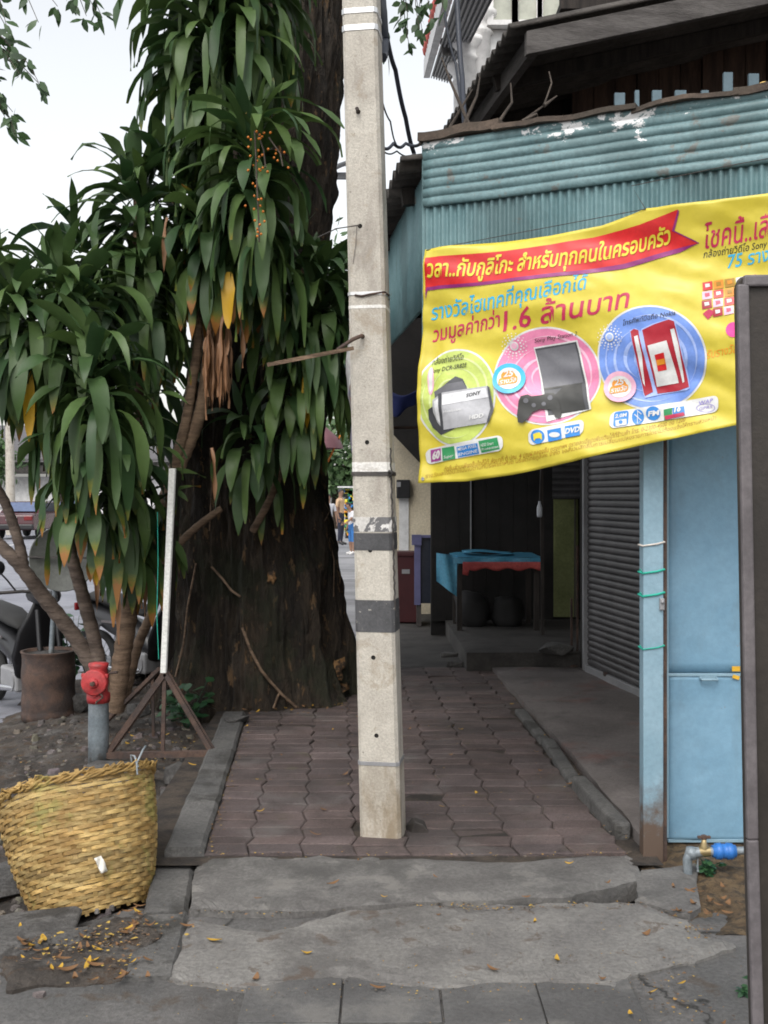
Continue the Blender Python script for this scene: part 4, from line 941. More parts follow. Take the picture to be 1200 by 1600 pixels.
for (a, b, z, h, t_, dz) in ((-.02, .36, 0, .035, .09, .02), (.33, .95, -.008, .018, .06, .0), (.93, 1.35, -.012, .015, .07, .01), (1.33, 2.0, -.008, .028, .09, .03), (1.98, 2.8, -.005, .03, .09, .0)):
    n = 12; vs = []
    for i in range(n + 1):
        u = a + (b - a) * i / n; w_ = .012 * fbm((u * 4, a, 2)); zt_ = ZT + z + w_ + dz * i / n * .5
        vs += [fp(u, zt_ - .004, .045 + w_), fp(u, zt_ + h, .042 + w_), fp(u, zt_ + h + .006, -t_), fp(u, zt_ - .002, -t_)]
    mb.add(vs, [(4 * i + k, 4 * i + (k + 1) % 4, 4 * i + 4 + (k + 1) % 4, 4 * i + 4 + k) for i in range(n) for k in range(4)] + [(0, 1, 2, 3), (4 * n, 4 * n + 1, 4 * n + 2, 4 * n + 3)])
mb.build('coping', M['coping'], aw)
# awning roof: wavy old sheets, eave on the pavement side; valance below the eave
def rf(u, v):
    s = u * 4.6; t = v * 2.6
    p = P0 + AD * s + Vector((.993, .12, 0)) * (t - .10) + Vector((0, 0, 3.0 + .16 * t))
    p.z += .028 * math.sin(2 * math.pi * s / .13) + .03 * fbm((s * 1.5, t, 3)); p -= Vector((.993, .12, 0)) * (.05 * (fbm((math.floor(s / .55) * 3.1, 1, 1)) + .2) * (1 - v))
    return p
mb = MB(); mb.grid(rf, 420, 12); mb.build('roof_sheet', M['roofsheet'], aw, solid=.012)
mb = MB(); mb.grid(lambda u, v: P0 + AD * (.02 + 4.4 * u) + Vector((.01, 0, 2.36 + .60 * v)) + Vector((.010 * math.sin(2 * math.pi * 4.4 * u / .0385), 0, 0)), 900, 2); mb.build('side_valance', M['teal'], aw, solid=.002)
mb = MB()
for k in range(5): s = .35 + k * .95; a = P0 + AD * s + Vector((-.06, 0, 2.93)); mb.bar(a, a + Vector((2.4, .3, .37)), .05, .08)
mb.build('rafter', M['oldwood'], aw)
mb = MB(); mb.bar(P(604, 308, 5.95), P(616, 310, 5.9), .05, .035); mb.build('rafter_end', M['oldwood'], aw)
mb = MB(); mb.bar(P0 + AD * 3.2 + Vector((.1, 0, 2.0)), P0 + AD * 3.2 + Vector((1.9, .2, 2.0)), .04, .02); mb.build('cross_bar', M['rust'], aw)
# corner post with strings
pst = G(1021, 1360, -.075); px_ = Vector((1.124, 4.44, 0))
mb = MB(); mb.box((px_.x, px_.y, 1.26), (.084, .07, 2.72)); PM = wmat('rusted_blue_post', (.205, .325, .40), (.25, .375, .455), 3, .55, .1, 50, spots=[((.13, .085, .05), 6, .84, .92, .7)], grit=.18)
nt = PM.node_tree; b = nt.nodes['Principled BSDF']; prev = b.inputs['Base Color'].links[0].from_socket
tc = NN(nt, 'ShaderNodeTexCoord'); sep = NN(nt, 'ShaderNodeSeparateXYZ'); nt.links.new(tc.outputs['Object'], sep.inputs[0])
mr = NN(nt, 'ShaderNodeMapRange'); mr.inputs[1].default_value = .0; mr.inputs[2].default_value = .40; mr.inputs[3].default_value = .62; mr.inputs[4].default_value = 0; nt.links.new(sep.outputs[2], mr.inputs[0])
ad = NN(nt, 'ShaderNodeMath', operation='ADD'); nt.links.new(nz(nt, tc.outputs['Object'], 9, 8, .7), ad.inputs[0]); nt.links.new(mr.outputs[0], ad.inputs[1])
nt.links.new(mixc(nt, ramp(nt, ad.outputs[0], .62, (0, 0, 0), .95, (1, 1, 1)).outputs[0], prev, (.10, .068, .05)), b.inputs['Base Color'])
mb.build('post', PM, aw, bevel=.004)
mb = MB(); mb.box((px_.x + .054, px_.y + .01, 1.26), (.016, .05, 2.7)); mb.build('gap_shade_strip', M['rust'], aw)  # dark strip standing in for the shade between post and panel
for py, m_, w_ in ((850, 'ropewhite', .008), (893, 'ropegreen', .009), (929, 'ropegreen', .010), (1012, 'ropegreen', .006)):
    z = CH - (py - HY) / F * 4.40; mb = MB(); h, k = .045, .038
    mb.tube([(px_.x - h, px_.y + k, z - .006), (px_.x - h, px_.y - k, z - .008), (px_.x + h * .3, px_.y - k - .001, z), (px_.x + h, px_.y - k, z + .008), (px_.x + h, px_.y + k, z + .01)], w_ / 2, 6)
    if m_ == 'ropegreen': mb.tube([(px_.x - h, px_.y - k, z - .006), (px_.x - h - .015, px_.y - k - .01, z + .01)], .0025, 5)
    mb.build('string_tie', M[m_], aw)

# sheet metal side panel facing the camera
Yq = 4.62; sp = thing('sheet_metal_panel', P(1120, 1312, Yq), 'light blue painted sheet metal panel in two pieces beside the blue post', 'panel')
x0, x1 = P(1043, 0, Yq).x, P(1043, 0, Yq).x + 1.1
zs = lambda py: CH - (py - HY) / F * Yq
def psheet(z0, z1, y, amp, seed):
    mb = MB(); mb.grid(lambda u, v: Vector((x0 + (x1 - x0) * u, y + amp * fbm((u * 3, v * 3, seed)) , z0 + (z1 - z0) * v)), 40, 40); return mb
psheet(zs(1052), 2.6, Yq + .012, .007, 1).build('upper_sheet', M['bluepaint'], sp, solid=.002)
psheet(zs(1312), zs(1056), Yq - .008, .006, 2).build('lower_sheet', M['bluepaint'], sp, solid=.002)
mb = MB(); mb.box(((x0 + x1) / 2, Yq - .004, zs(1054)), (x1 - x0, .02, .012)); mb.box((x0 - .004, Yq, 1.3), (.012, .03, 2.6)); mb.box(((x0 + x1) / 2, Yq, zs(1313)), (x1 - x0, .02, .014)); mb.build('edge_fold', M['bluepost'], sp, bevel=.002)
mb = MB(); c = P(1108, 1060, Yq - .02); mb.tube([c + Vector((-.036, .012, .002)), c + Vector((-.034, -.012, -.004)), c + Vector((.034, -.012, -.004)), c + Vector((.036, .012, .002))], .006, 8); mb.box(c + Vector((0, .01, .004)), (.07, .006, .02)); mb.build('handle', M['bluepost'], sp)
mb = MB(); c = P(1034, 944, 4.40); mb.box(c, (.02, .02, .05)); mb.lathe(c + Vector((0, -.012, .01)), [(0, -.008), (.008, -.006), (.008, .006), (0, .008)], 10); mb.build('latch', M['greymetal'], sp, bevel=.004)
mb = MB(); mb.box(P(1150, 1045, Yq - .006), (.035, .003, .022)); mb.box(P(1150, 1058, Yq - .014), (.03, .003, .016), M=Matrix.Rotation(.3, 3, 'Y')); mb.build('yellow_sticker', flat('sticker', (.7, .4, .03), .5), sp)

# the house itself
hs_ = thing('shophouse', (2.0, 8, 0), 'dark old wooden shophouse with a grey roller shutter and deep eaves', 'house')
def wl(s, z, off=0): return Vector((1.68, 8.67, 0)) + HD * s + HN * off + Vector((0, 0, z))
mb = MB()
zs0, zs1 = .05, 2.75; n_sl = 104
def shut(u, v): return wl(-3.6 + 3.6 * u, zs0 + (zs1 - zs0) * v, -.010 * abs(math.sin(v * n_sl * math.pi / 2)) ** .5 * 1.3)
mb.grid(shut, 4, n_sl * 5, smooth=False); mb.build('roller_shutter', M['shutter'], hs_)
mb = MB(); mb.bar(wl(-3.6, zs0 + .02, -.02), wl(0, zs0 + .02, -.02), .03, .06); mb.bar(wl(.025, .05, -.01), wl(.025, 2.8, -.01), .06, .06); mb.build('shutter_rail', M['greymetal'], hs_, bevel=.004)
mb = MB(); c = wl(-.45, .10, -.03); mb.box(c, (.03, .05, .03)); mb.build('shutter_lock', M['rust'], hs_, bevel=.004)
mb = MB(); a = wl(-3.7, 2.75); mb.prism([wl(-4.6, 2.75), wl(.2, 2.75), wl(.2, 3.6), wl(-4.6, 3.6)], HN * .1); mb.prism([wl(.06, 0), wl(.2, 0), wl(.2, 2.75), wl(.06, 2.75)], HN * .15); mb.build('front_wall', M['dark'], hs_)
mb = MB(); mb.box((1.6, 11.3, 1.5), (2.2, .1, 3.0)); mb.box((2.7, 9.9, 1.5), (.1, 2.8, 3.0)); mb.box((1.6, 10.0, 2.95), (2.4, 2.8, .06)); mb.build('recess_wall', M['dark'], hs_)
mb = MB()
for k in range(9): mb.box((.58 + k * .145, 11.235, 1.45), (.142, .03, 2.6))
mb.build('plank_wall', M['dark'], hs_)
mb = MB(); mb.box((.92, 11.2, 1.35), (.012, .02, 1.3)); mb.build('conduit', M['greymetal'], hs_)
gd = mb = MB(); mb.box(P(884, 872, 11.22) , (.26, .03, 1.25)); o = None; gdo = mb.build('green_door', M['greendoor'], hs_, bevel=.004)
mb = MB(); mb.box(P(909, 872, 11.2), (.04, .04, 1.27)); mb.box(P(898, 872, 11.2), (.012, .035, 1.25)); mb.build('door_frame', M['darkmetal'], gdo)
mb = MB(); mb.grid(lambda u, v: Vector((1.78 + .9 * u, 11.18 - .012 * abs(math.sin(v * 6 * math.pi)), 1.45 + .40 * v)), 2, 48, False); mb.build('slatted_blind', M['shutter'], hs_)
mb = MB(); mb.bar(P(848, 1000, 10.0), P(846, 700, 10.0), .03, .03); mb.build('inner_post', M['oldwood'], hs_)
mb = MB()
for px, h in ((902, 2.1), (912, 1.9), (893, 1.2)): mb.bar(P(px, 1045, 9.0), P(px, 1045, 9.0) + Vector((0, 0, h * .5)), .018, .018)
mb.lathe(P(897, 1044, 8.95), [(0, -.02), (.03, -.015), (.034, .02), (0, .03)], 12); mb.build('pipe_stub', M['rust'], hs_)
# upper storey: boarded wall, eaves, barge beam
mb = MB()
for k in range(26): mb.box((1.42 + k * .155, 7.55 + .008 * (k % 3), 4.1), (.148, .03, 2.6))
mb.build('board_wall', wmat('upper_boards', (.045, .026, .018), (.095, .055, .038), 3, .9, .3, 20, stretch=(5, 5, .6)), hs_)
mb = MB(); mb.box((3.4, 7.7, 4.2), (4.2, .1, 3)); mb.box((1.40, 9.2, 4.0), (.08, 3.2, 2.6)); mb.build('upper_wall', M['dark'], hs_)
E0 = Vector((.715, 6.0, 4.165))
def ur(u, v, dz=0):
    s = -0.02 + 6.0 * u; t = 3.6 * v; p = E0 + HD * s + HN * t + Vector((0, 0, t * .27 + dz)); p.z += .022 * math.sin(2 * math.pi * s / .12); return p
mb = MB(); mb.grid(lambda u, v: ur(u, v), 360, 10); mb.build('roof', M['roofsheet'], hs_, solid=.015)
mb = MB()
a = E0 + HN * .1 + Vector((0, .0, -.085)); b_ = a + HN * 3.4 + Vector((0, 0, 3.4 * .27)); mb.bar(a, b_, .05, .155, up=(0, 1, 0)) if False else mb.prism([a + Vector((0, 0, -.075)), a + Vector((0, 0, .06)), b_ + Vector((0, 0, .06)), b_ + Vector((0, 0, -.075))], HD * .05)
mb.build('barge_board', M['beam'], hs_, bevel=.004)
mb = MB(); a = E0 + HN * .16 + Vector((0, 0, -.07)); mb.bar(a + HD * .05, a + HD * 5.8, .05, .12); mb.build('eave_board', M['beam'], hs_)
mb = MB()
for k in range(6): a = E0 + HD * (.7 + k * .9) + HN * .1 + Vector((0, 0, -.06)); mb.bar(a, a + HN * 3.2 + Vector((0, 0, 3.2 * .27)), .05, .09)
mb.build('rafter', M['oldwood'], hs_)
mb = MB(); a = E0 + HD * .9 + HN * .75 + Vector((0, 0, -.2)); mb.box((2.6, 6.9, 4.72), (2.9, .06, .12)); mb.build('lintel', M['oldwood'], hs_)
BAL = flat('dull_blue_slat', (.10, .15, .18), .7)
for px, y0, y1, w_ in ((968, 146, 190, .05), (995, 142, 182, .02), (1026, 142, 178, .045), (1063, 142, 172, .055), (1101, 142, 168, .035), (1137, 114, 162, .045), (1177, 116, 158, .05)):
    mb = MB(); mb.bar(P(px, y0, 5.3), P(px, y1 + 40, 5.3), w_, .02, up=(0, 1, 0)); mb.build('baluster', BAL, hs_)
mb = MB(); c = P(1192, 132, 4.28); mb.lathe(c, [(0, -.0), (.02, 0), (.028, .02), (.042, .034), (.045, .04), (.04, .042), (.02, .02), (0, .018)], 20, Matrix.Rotation(R(165), 3, 'X'))
tag(mb.build('plastic_bowl', M['yellowpl'], None, c), 'upturned pale orange plastic bowl on the coping at the right edge', 'bowl')
mb = MB(); rnd = random.Random(3)   # dry branches lying on the awning
for pts in ([(655, 225), (700, 222), (770, 205), (815, 190), (850, 165), (862, 130), (858, 112)], [(815, 190), (838, 178), (845, 200)], [(770, 205), (800, 160), (798, 130)], [(735, 200), (705, 130), (690, 90)], [(725, 195), (745, 150), (750, 120)], [(690, 222), (720, 170), (738, 140)], [(850, 165), (870, 150)]):
    q = [P(x, y, 5.0 + .05 * k) for k, (x, y) in enumerate(pts)]; mb.tube(q, [.010 - .007 * i / (len(q) - 1) for i in range(len(q))], 6)
tag(mb.build('dry_branch', M['twig'], None, P(740, 200, 5)), 'dry bare branch lying on the coping of the awning', 'branch')

# ================================================================ THE YELLOW BANNER
BO = .075
def bp(px, py, lay=0):
    d = Vector(((px - 600) / F, 1, -(py - HY) / F)); q0 = P0 + FN * BO - Vector((0, 0, 0)); c = Vector((0, 0, CH))
    t = (q0 - c).dot(FN) / d.dot(FN); p = c + d * t
    u = (p - P0).dot(FD); z = p.z
    # hanging folds: long diagonal creases from the tie points, a billow at the foot
    f = .022 * math.sin((u * 1.1 + z * 3.4) * 3.1) + .013 * math.sin((u * 3.2 - z * 1.4) * 3.6 + 1) + .010 * fbm((u * 3 + z * 5, z * 4 - u * 2, 2)) + .0025 * math.sin((z * 2.4 + u * .55) * 22 + 2 * math.sin(u * 5))
    f += .03 * math.exp(-((u - 1.0) / .30) ** 2) * math.exp(-((z - 2.66) / .16) ** 2)
    f += .035 * math.sin(min(1, max(0, u / 1.5)) * math.pi) * max(0, (2.4 - z)) - .02 * math.exp(-((u - .05) / .05) ** 2)
    return p + FN * (f + lay * .0016)
bn = thing('banner', bp(900, 560), 'wide yellow printed vinyl prize banner with a red ribbon heading, tied across the awning', 'banner')
TOPP = [(666, 391), (700, 386), (760, 379), (860, 368), (940, 352), (985, 336), (1010, 327), (1030, 326), (1080, 321), (1140, 313), (1200, 304), (1420, 268)]
BOTP = [(650, 755), (685, 753), (730, 752), (800, 742), (900, 722), (1000, 697), (1150, 664), (1420, 596)]
def along(pts, s):
    x = pts[0][0] + (pts[-1][0] - pts[0][0]) * s
    for (a, ya), (b, yb) in zip(pts, pts[1:]):
        if a <= x <= b + 1e-6: t = (x - a) / (b - a); return x, ya + (yb - ya) * t
    return pts[-1]
def bgrid(u, v):
    a = along(TOPP, u); b = along(BOTP, u); bow = -4 * math.sin(v * math.pi) * (1 - u) ** 8
    return bp(a[0] + (b[0] - a[0]) * v + bow, a[1] + (b[1] - a[1]) * v)
def inkmat(name, c, c2=None, rough=.38): return flat('print_' + name, c, rough, bump=.0) if c2 is None else wmat('print_' + name, c, c2, 4, rough, 0, 40, grit=.08)
I = {'yellow': inkmat('yellow', (.59, .485, .045), (.64, .53, .06)), 'red': inkmat('red', (.62, .018, .02)), 'purple': inkmat('purple', (.25, .02, .16)), 'ytext': inkmat('ytext', (.72, .60, .05)),
     'cyan': inkmat('cyan', (.04, .42, .66)), 'crim': inkmat('crimson', (.52, .025, .09)), 'black': inkmat('black', (.025, .025, .022)), 'white': inkmat('white', (.68, .68, .67)), 'brown': inkmat('brown', (.42, .22, .02)), 'orange': inkmat('orange', (.75, .28, .02)),
     'lime': inkmat('lime', (.50, .60, .13)), 'lime2': inkmat('lime2', (.62, .70, .30)), 'pink': inkmat('pink', (.72, .22, .38)), 'pink2': inkmat('pink2', (.82, .45, .58)), 'blue': inkmat('blue', (.16, .28, .68)), 'blue2': inkmat('blue2', (.35, .46, .80)),
     'silver': inkmat('silver', (.42, .42, .44)), 'silver2': inkmat('silver2', (.66, .66, .68)), 'dgrey': inkmat('dark_grey', (.06, .062, .07)), 'mgrey': inkmat('mid_grey', (.13, .13, .145)), 'wine': inkmat('wine', (.38, .015, .03)), 'magenta': inkmat('magenta', (.35, .06, .28)), 'green': inkmat('green', (.03, .26, .09)), 'azure': inkmat('azure', (.03, .22, .6)), 'hot': inkmat('hot_pink', (.75, .03, .25)), 'deepyellow': inkmat('deep_yellow', (.72, .55, .03)), 'mauve': inkmat('mauve', (.30, .25, .6))}
mb = MB(); mb.grid(bgrid, 190, 70); o = mb.build('sheet', I['yellow'], bn)
md = o.modifiers.new('solid', 'SOLIDIFY'); md.thickness = .0015; md.offset = 1 if False else -1
def print_mesh(name, verts2, faces, mat, lay, maxlen=9.0):
    """flat artwork given in sheet coordinates, cut fine and laid on the folded sheet as an ink film"""
    bm = bmesh.new(); vs = [bm.verts.new((x, y, 0)) for x, y in verts2]
    for f in faces:
        try: bm.faces.new([vs[i] for i in f])
        except ValueError: pass
    bmesh.ops.triangulate(bm, faces=bm.faces[:])
    for _ in range(7):
        es = [e for e in bm.edges if e.calc_length() > maxlen]
        if not es: break
        bmesh.ops.subdivide_edges(bm, edges=es, cuts=1); bmesh.ops.triangulate(bm, faces=[f for f in bm.faces if len(f.verts) > 3])
    mbx = MB(); idx = {v: i for i, v in enumerate(bm.verts)}
    mbx.add([bp(max(v.co.x, 667.5 - (v.co.y - 391) * .044), v.co.y, lay) for v in bm.verts], [tuple(idx[v] for v in f.verts) for f in bm.faces], True)
    for f in mbx.f:
        a, b, c = (mbx.v[i] for i in f[:3])
        if (b - a).cross(c - a).dot(FN) < 0: f.reverse()
    bm.free(); return mbx.build(name, I[mat], bn, fixn=False)
def art(name, polys, mat, lay):
    if name == 'icon' and len(polys) > 1:
        for p in polys: art(name, [p], mat, lay)
        return
    v = []; f = []
    for p in polys: f.append(tuple(range(len(v), len(v) + len(p)))); v += p
    return print_mesh(name, v, f, mat, lay)
def disc(cx, cy, rx, ry=None, a0=0, a1=360, n=56): ry = ry or rx; return [(cx + rx * math.cos(R(a0 + (a1 - a0) * k / n)), cy + ry * math.sin(R(a0 + (a1 - a0) * k / n))) for k in range(n if a1 - a0 >= 360 else n + 1)]
def ringp(cx, cy, r0, r1, n=48):
    out = []
    for k in range(n):
        a, b = 2 * math.pi * k / n, 2 * math.pi * (k + 1) / n
        out.append([(cx + r0 * math.cos(a), cy + r0 * math.sin(a)), (cx + r1 * math.cos(a), cy + r1 * math.sin(a)), (cx + r1 * math.cos(b), cy + r1 * math.sin(b)), (cx + r0 * math.cos(b), cy + r0 * math.sin(b))])
    return out
def lettering(s, p0, p1, size, mat, lay, name='lettering', bold=.012, sag=0, shear=.12, fit=True):
    cu = bpy.data.curves.new('t', 'FONT'); cu.body = s; cu.size = 1; cu.resolution_u = 2; cu.offset = bold
    o = bpy.data.objects.new('t', cu); COL.objects.link(o); bpy.context.view_layer.update()
    me = bpy.data.meshes.new_from_object(o.evaluated_get(bpy.context.evaluated_depsgraph_get()))
    xs = [v.co.x for v in me.vertices]; x0, x1 = min(xs), max(xs); L = math.hypot(p1[0] - p0[0], p1[1] - p0[1])
    ex = ((p1[0] - p0[0]) / L, (p1[1] - p0[1]) / L); ey = (ex[1] * .0 + .0, -1)
    k = L / (x1 - x0)
    vs = []
    for v in me.vertices:
        t = (v.co.x - x0) / (x1 - x0); yy = v.co.y * size
        vs.append((p0[0] + ex[0] * t * L + yy * shear, p0[1] + ex[1] * t * L - yy + sag * 4 * t * (1 - t)))
    fs = [tuple(p.vertices) for p in me.polygons]
    bpy.data.objects.remove(o); bpy.data.curves.remove(cu)
    r = print_mesh(name, vs, fs, mat, lay, 12); bpy.data.meshes.remove(me); return r
def rrect(x0, y0, x1, y1, r, slope=0, n=5):
    o = []
    for cx, cy, a in ((x1 - r, y1 - r, 0), (x0 + r, y1 - r, 90), (x0 + r, y0 + r, 180), (x1 - r, y0 + r, 270)):
        for k in range(n + 1): t = R(a + 90 * k / n); o.append((cx + r * math.cos(t), cy + r * math.sin(t)))
    return [(x, y + (x - x0) * slope) for x, y in o]
# ribbon heading
art('ribbon', [[(664, 410), (667, 404), (720, 399), (790, 392), (860, 382), (925, 370), (1000, 351), (1062, 331), (1051, 362), (1092, 380), (1050, 390), (971, 412), (900, 424), (833, 433), (750, 442), (667, 449), (661, 470)]], 'red', 1)
art('ribbon_edge', [[(661, 470), (667, 449), (750, 442), (833, 433), (900, 424), (971, 412), (1050, 390), (1092, 380), (1062, 394), (975, 419), (900, 430), (833, 439), (750, 447), (668, 454), (661, 478)], [(1062, 331), (1064, 334), (1055, 362), (1092, 379), (1092, 381), (1051, 362)]], 'purple', 2)
lettering("วลา..กับกูลิโกะ สำหรับทุกคนในครอบครัว", (669, 434), (1047, 380), 36, 'ytext', 3, 'heading_lettering', .022, sag=12)
lettering("รางวัลไฮเทคที่คุณเลือกได้", (670, 499), (916, 452), 33, 'cyan', 1, 'lettering', .012, sag=3)
lettering("วมมูลค่ากว่า", (670, 533), (780, 510), 32, 'crim', 1, 'lettering', .014)
lettering("1.6 ล้านบาท", (786, 518), (984, 482), 44, 'crim', 1, 'lettering', .014)
lettering("โชคนี้..เลือกได้", (1098, 388), (1262, 356), 46, 'crim', 1, 'lettering', .010)
lettering("กล้องถ่ายวิดีโอ Sony 20", (1098, 402), (1212, 381), 15, 'black', 1, 'small_lettering', .004)
lettering("75 รางวัล", (1134, 417), (1226, 400), 30, 'cyan', 1, 'lettering', .012)
lettering("รับรางวัล", (1104, 561), (1152, 551), 18, 'orange', 1, 'small_lettering', .004)
# three discs with white halos and swirls
for cx, cy, rx, ry, m1, m2, cut in ((714, 621, 62, 74, 'lime', 'lime2', 0), (856, 588, 80, 74, 'pink', 'pink2', 0), (1019, 560, 83, 78, 'blue', 'blue2', 0)):
    art('halo', [disc(cx, cy, rx + 3, ry + 3)], 'white', 1); art('picture_disc', [disc(cx, cy, rx, ry)], m1, 2)
    sw = []
    for k, (r0, r1) in enumerate(((.25, .30), (.42, .50), (.64, .70), (.84, .89))):
        sw += ringp(cx - 6, cy + 4, 1, 1, 4)[:0]
        for q in range(40):
            a, b = 2 * math.pi * q / 40, 2 * math.pi * (q + 1) / 40; f0 = lambda r, t: (cx - 5 * (1 - r) + rx * r * math.cos(t), cy + 5 * (1 - r) + ry * r * math.sin(t))
            wv = lambda t: .5 + .5 * math.sin(2 * t + k)
            sw.append([f0(r0, a), f0(r0 + (r1 - r0) * wv(a), a), f0(r0 + (r1 - r0) * wv(b), b), f0(r0, b)])
    art('swirl', sw, m2, 3)
def burst(cx, cy, r):
    d = [disc(cx, cy, r * .38, n=16)]
    for ringi, (rr, n, s) in enumerate(((.62, 14, .085), (.85, 16, .07), (1.08, 18, .055))):
        for k in range(n):
            a = 2 * math.pi * (k + ringi * .5) / n; d.append(disc(cx + r * rr * math.cos(a), cy + r * rr * math.sin(a), r * s, n=6))
    art('starburst', d, 'white', 4); art('starburst_core', [disc(cx, cy, r * .26, n=14)], 'pink2' if cx < 900 else 'blue2', 5)
burst(804, 541, 18); burst(955, 528, 18)
# camcorder
art('camcorder_shadow', [[(672, 645), (690, 622), (694, 603), (712, 588), (724, 592), (733, 606), (722, 625), (700, 650), (720, 668), (690, 680), (674, 668), (668, 655)], [(668, 640), (676, 635), (676, 658), (668, 654)]], 'dgrey', 4)
art('camcorder_body', [[(678, 612), (700, 600), (724, 596), (734, 608), (706, 618), (680, 622)]], 'mgrey', 5)
art('camcorder_screen', [[(676, 625), (692, 614), (766, 604), (774, 622), (775, 645), (768, 662), (696, 672), (684, 660), (677, 645)]], 'silver', 6)
art('camcorder_shine', [[(693, 617), (764, 607), (769, 622), (694, 634)], [(679, 628), (687, 622), (690, 662), (683, 655)]], 'silver2', 7)
art('camcorder_edge', [[(686, 616), (692, 614), (696, 672), (691, 668)]], 'dgrey', 8); art('camcorder_edge', [[(766, 604), (770, 606), (778, 640), (772, 660), (768, 662), (773, 640)]], 'dgrey', 8)
lettering("SONY", (733, 622), (756, 617), 8, 'black', 8, 'small_lettering', .02); lettering("HDD", (741, 657), (763, 653), 9, 'white', 8, 'small_lettering', .03); lettering("Handycam", (697, 646), (727, 642), 5, 'white', 8, 'small_lettering', .0)
lettering("กล้องถ่ายวิดีโอ", (672, 570), (722, 561), 13, 'black', 4, 'small_lettering', .004); lettering("Sony DCR-SR82E", (672, 583), (728, 573), 10, 'black', 4, 'small_lettering', .004)
art('price_badge', [disc(672, 595, 5, 22, n=30)], 'pink2', 4); art('price_badge_core', [disc(672, 595, 3, 17, n=30)], 'white', 5)
# console and pad
art('console_outline', [[(834, 543), (902, 531), (927, 640), (858, 660)]], 'white', 4)
art('console_body', [[(836, 545), (900, 534), (924, 640), (860, 650)]], 'dgrey', 5); art('console_face', [[(838, 548), (898, 537), (911, 597), (850, 607)]], 'mgrey', 6)
art('console_line', [[(850, 607), (908, 597), (909, 600), (851, 610)], [(862, 625), (880, 604), (908, 600), (918, 640), (870, 648)]], 'black', 6)
art('game_pad', [[(815, 628), (818, 620), (828, 617), (834, 620), (848, 618), (856, 615), (866, 614), (872, 620), (876, 630), (881, 648), (879, 654), (872, 653), (864, 641), (848, 640), (836, 645), (830, 655), (822, 662), (815, 661), (813, 650)]], 'black', 8)
art('game_pad_button', [disc(826, 627, 4, n=12), disc(862, 622, 4, n=12), disc(838, 634, 3.4, n=12), disc(853, 632, 3.4, n=12)], 'mgrey', 9)
lettering("Sony Play Station 2", (836, 536), (902, 524), 9, 'black', 5, 'small_lettering', .004)
# phone
ph = lambda pts: [(920 + x * .2, 460 + y * .2) for x, y in pts]
art('phone_outline', [ph([(335, 290), (385, 275), (420, 300), (430, 280), (520, 240), (650, 200), (690, 215), (700, 280), (770, 600), (785, 730), (760, 745), (540, 785), (505, 770), (440, 810), (425, 780)])], 'blue2', 4)
art('phone_body', [ph([(342, 300), (370, 280), (405, 290), (410, 330), (500, 760), (440, 795), (428, 760)]), ph([(435, 290), (520, 250), (640, 208), (680, 220), (690, 270), (780, 720), (700, 750), (535, 775), (515, 700)])], 'wine', 5)
art('phone_face', [ph([(475, 410), (620, 368), (690, 640), (700, 690), (530, 722), (520, 640)]), ph([(372, 340), (400, 330), (425, 460), (440, 720), (425, 690)]), ph([(650, 285), (680, 275), (710, 400), (745, 680), (730, 690)])], 'white', 6)
art('phone_screen', [ph([(526, 480), (596, 460), (612, 590), (545, 605)])], 'red', 7); art('phone_bar', [ph([(535, 520), (600, 505), (604, 545), (540, 560)])], 'orange', 8)
lettering("โทรศัพท์มือถือ Nokia", (976, 511), (1058, 494), 11, 'black', 4, 'small_lettering', .004)
# prize badges
for cx, cy, m in ((798, 592, 'cyan'), (970, 605, 'pink2')):
    art('price_badge', [disc(cx, cy, 25, 24)], m, 10); art('price_badge_core', [disc(cx, cy, 18, 17)], 'white', 11); art('price_badge_dot', [disc(cx - 1, cy - 4, 11, 8), rrect(cx - 15, cy, cx + 13, cy + 12, 4, -.18)], 'orange', 12)
    lettering("25", (cx - 8, cy - 2), (cx + 6, cy - 4), 14, 'white', 13, 'small_lettering', .03); lettering("รางวัล", (cx - 13, cy + 10), (cx + 11, cy + 5), 11, 'white', 13, 'small_lettering', .02)
# strips of feature icons
art('icon_strip', [rrect(660, 702, 790, 726, 9, -.17)], 'white', 3); art('icon_strip', [rrect(829, 673, 917, 697, 9, -.20)], 'white', 3); art('icon_strip', [rrect(956, 645, 1122, 671, 9, -.17)], 'white', 3)
art('icon', [[(668, 703), (687, 700), (687, 719), (668, 722)]], 'magenta', 4); lettering("60", (670, 718), (685, 715), 17, 'white', 5, 'small_lettering', .05)
art('icon', [[(689, 700), (711, 697), (713, 717), (691, 720)], [(753, 690), (782, 684), (785, 702), (756, 708)]], 'green', 4)
lettering("HDD Smart", (756, 699), (776, 695), 7, 'white', 5, 'small_lettering', .0); lettering("Protection", (757, 705), (783, 700), 6, 'white', 5, 'small_lettering', .0); lettering("Super", (693, 717), (709, 714), 7, 'white', 5, 'small_lettering', .0)
art('icon', [[(715, 699), (751, 693), (752, 709), (717, 715)]], 'azure', 4); lettering("MEGA PIXEL", (717, 705), (750, 699), 7, 'white', 5, 'small_lettering', .01); lettering("ENGINE", (718, 713), (750, 707), 7, 'white', 5, 'small_lettering', .01)
art('icon', [disc(844, 683, 11), [(859, 673), (881, 669), (883, 687), (861, 691)], [(887, 667), (910, 663), (912, 681), (889, 685)]], 'azure', 4)
art('pad_icon', [[(837, 679), (842, 677), (847, 676), (851, 679), (851, 688), (847, 685), (841, 686), (838, 690)], ], 'ytext', 5); art('disc_icon', [disc(871, 680, 9, 4, n=20)], 'white', 5); lettering("DVD", (888, 679), (911, 675), 12, 'white', 5, 'small_lettering', .04)
art('icon', [rrect(962, 645, 984, 668, 4, -.15), disc(998, 652, 9, 12, n=30), disc(1021, 646, 11, n=30)], 'azure', 4)
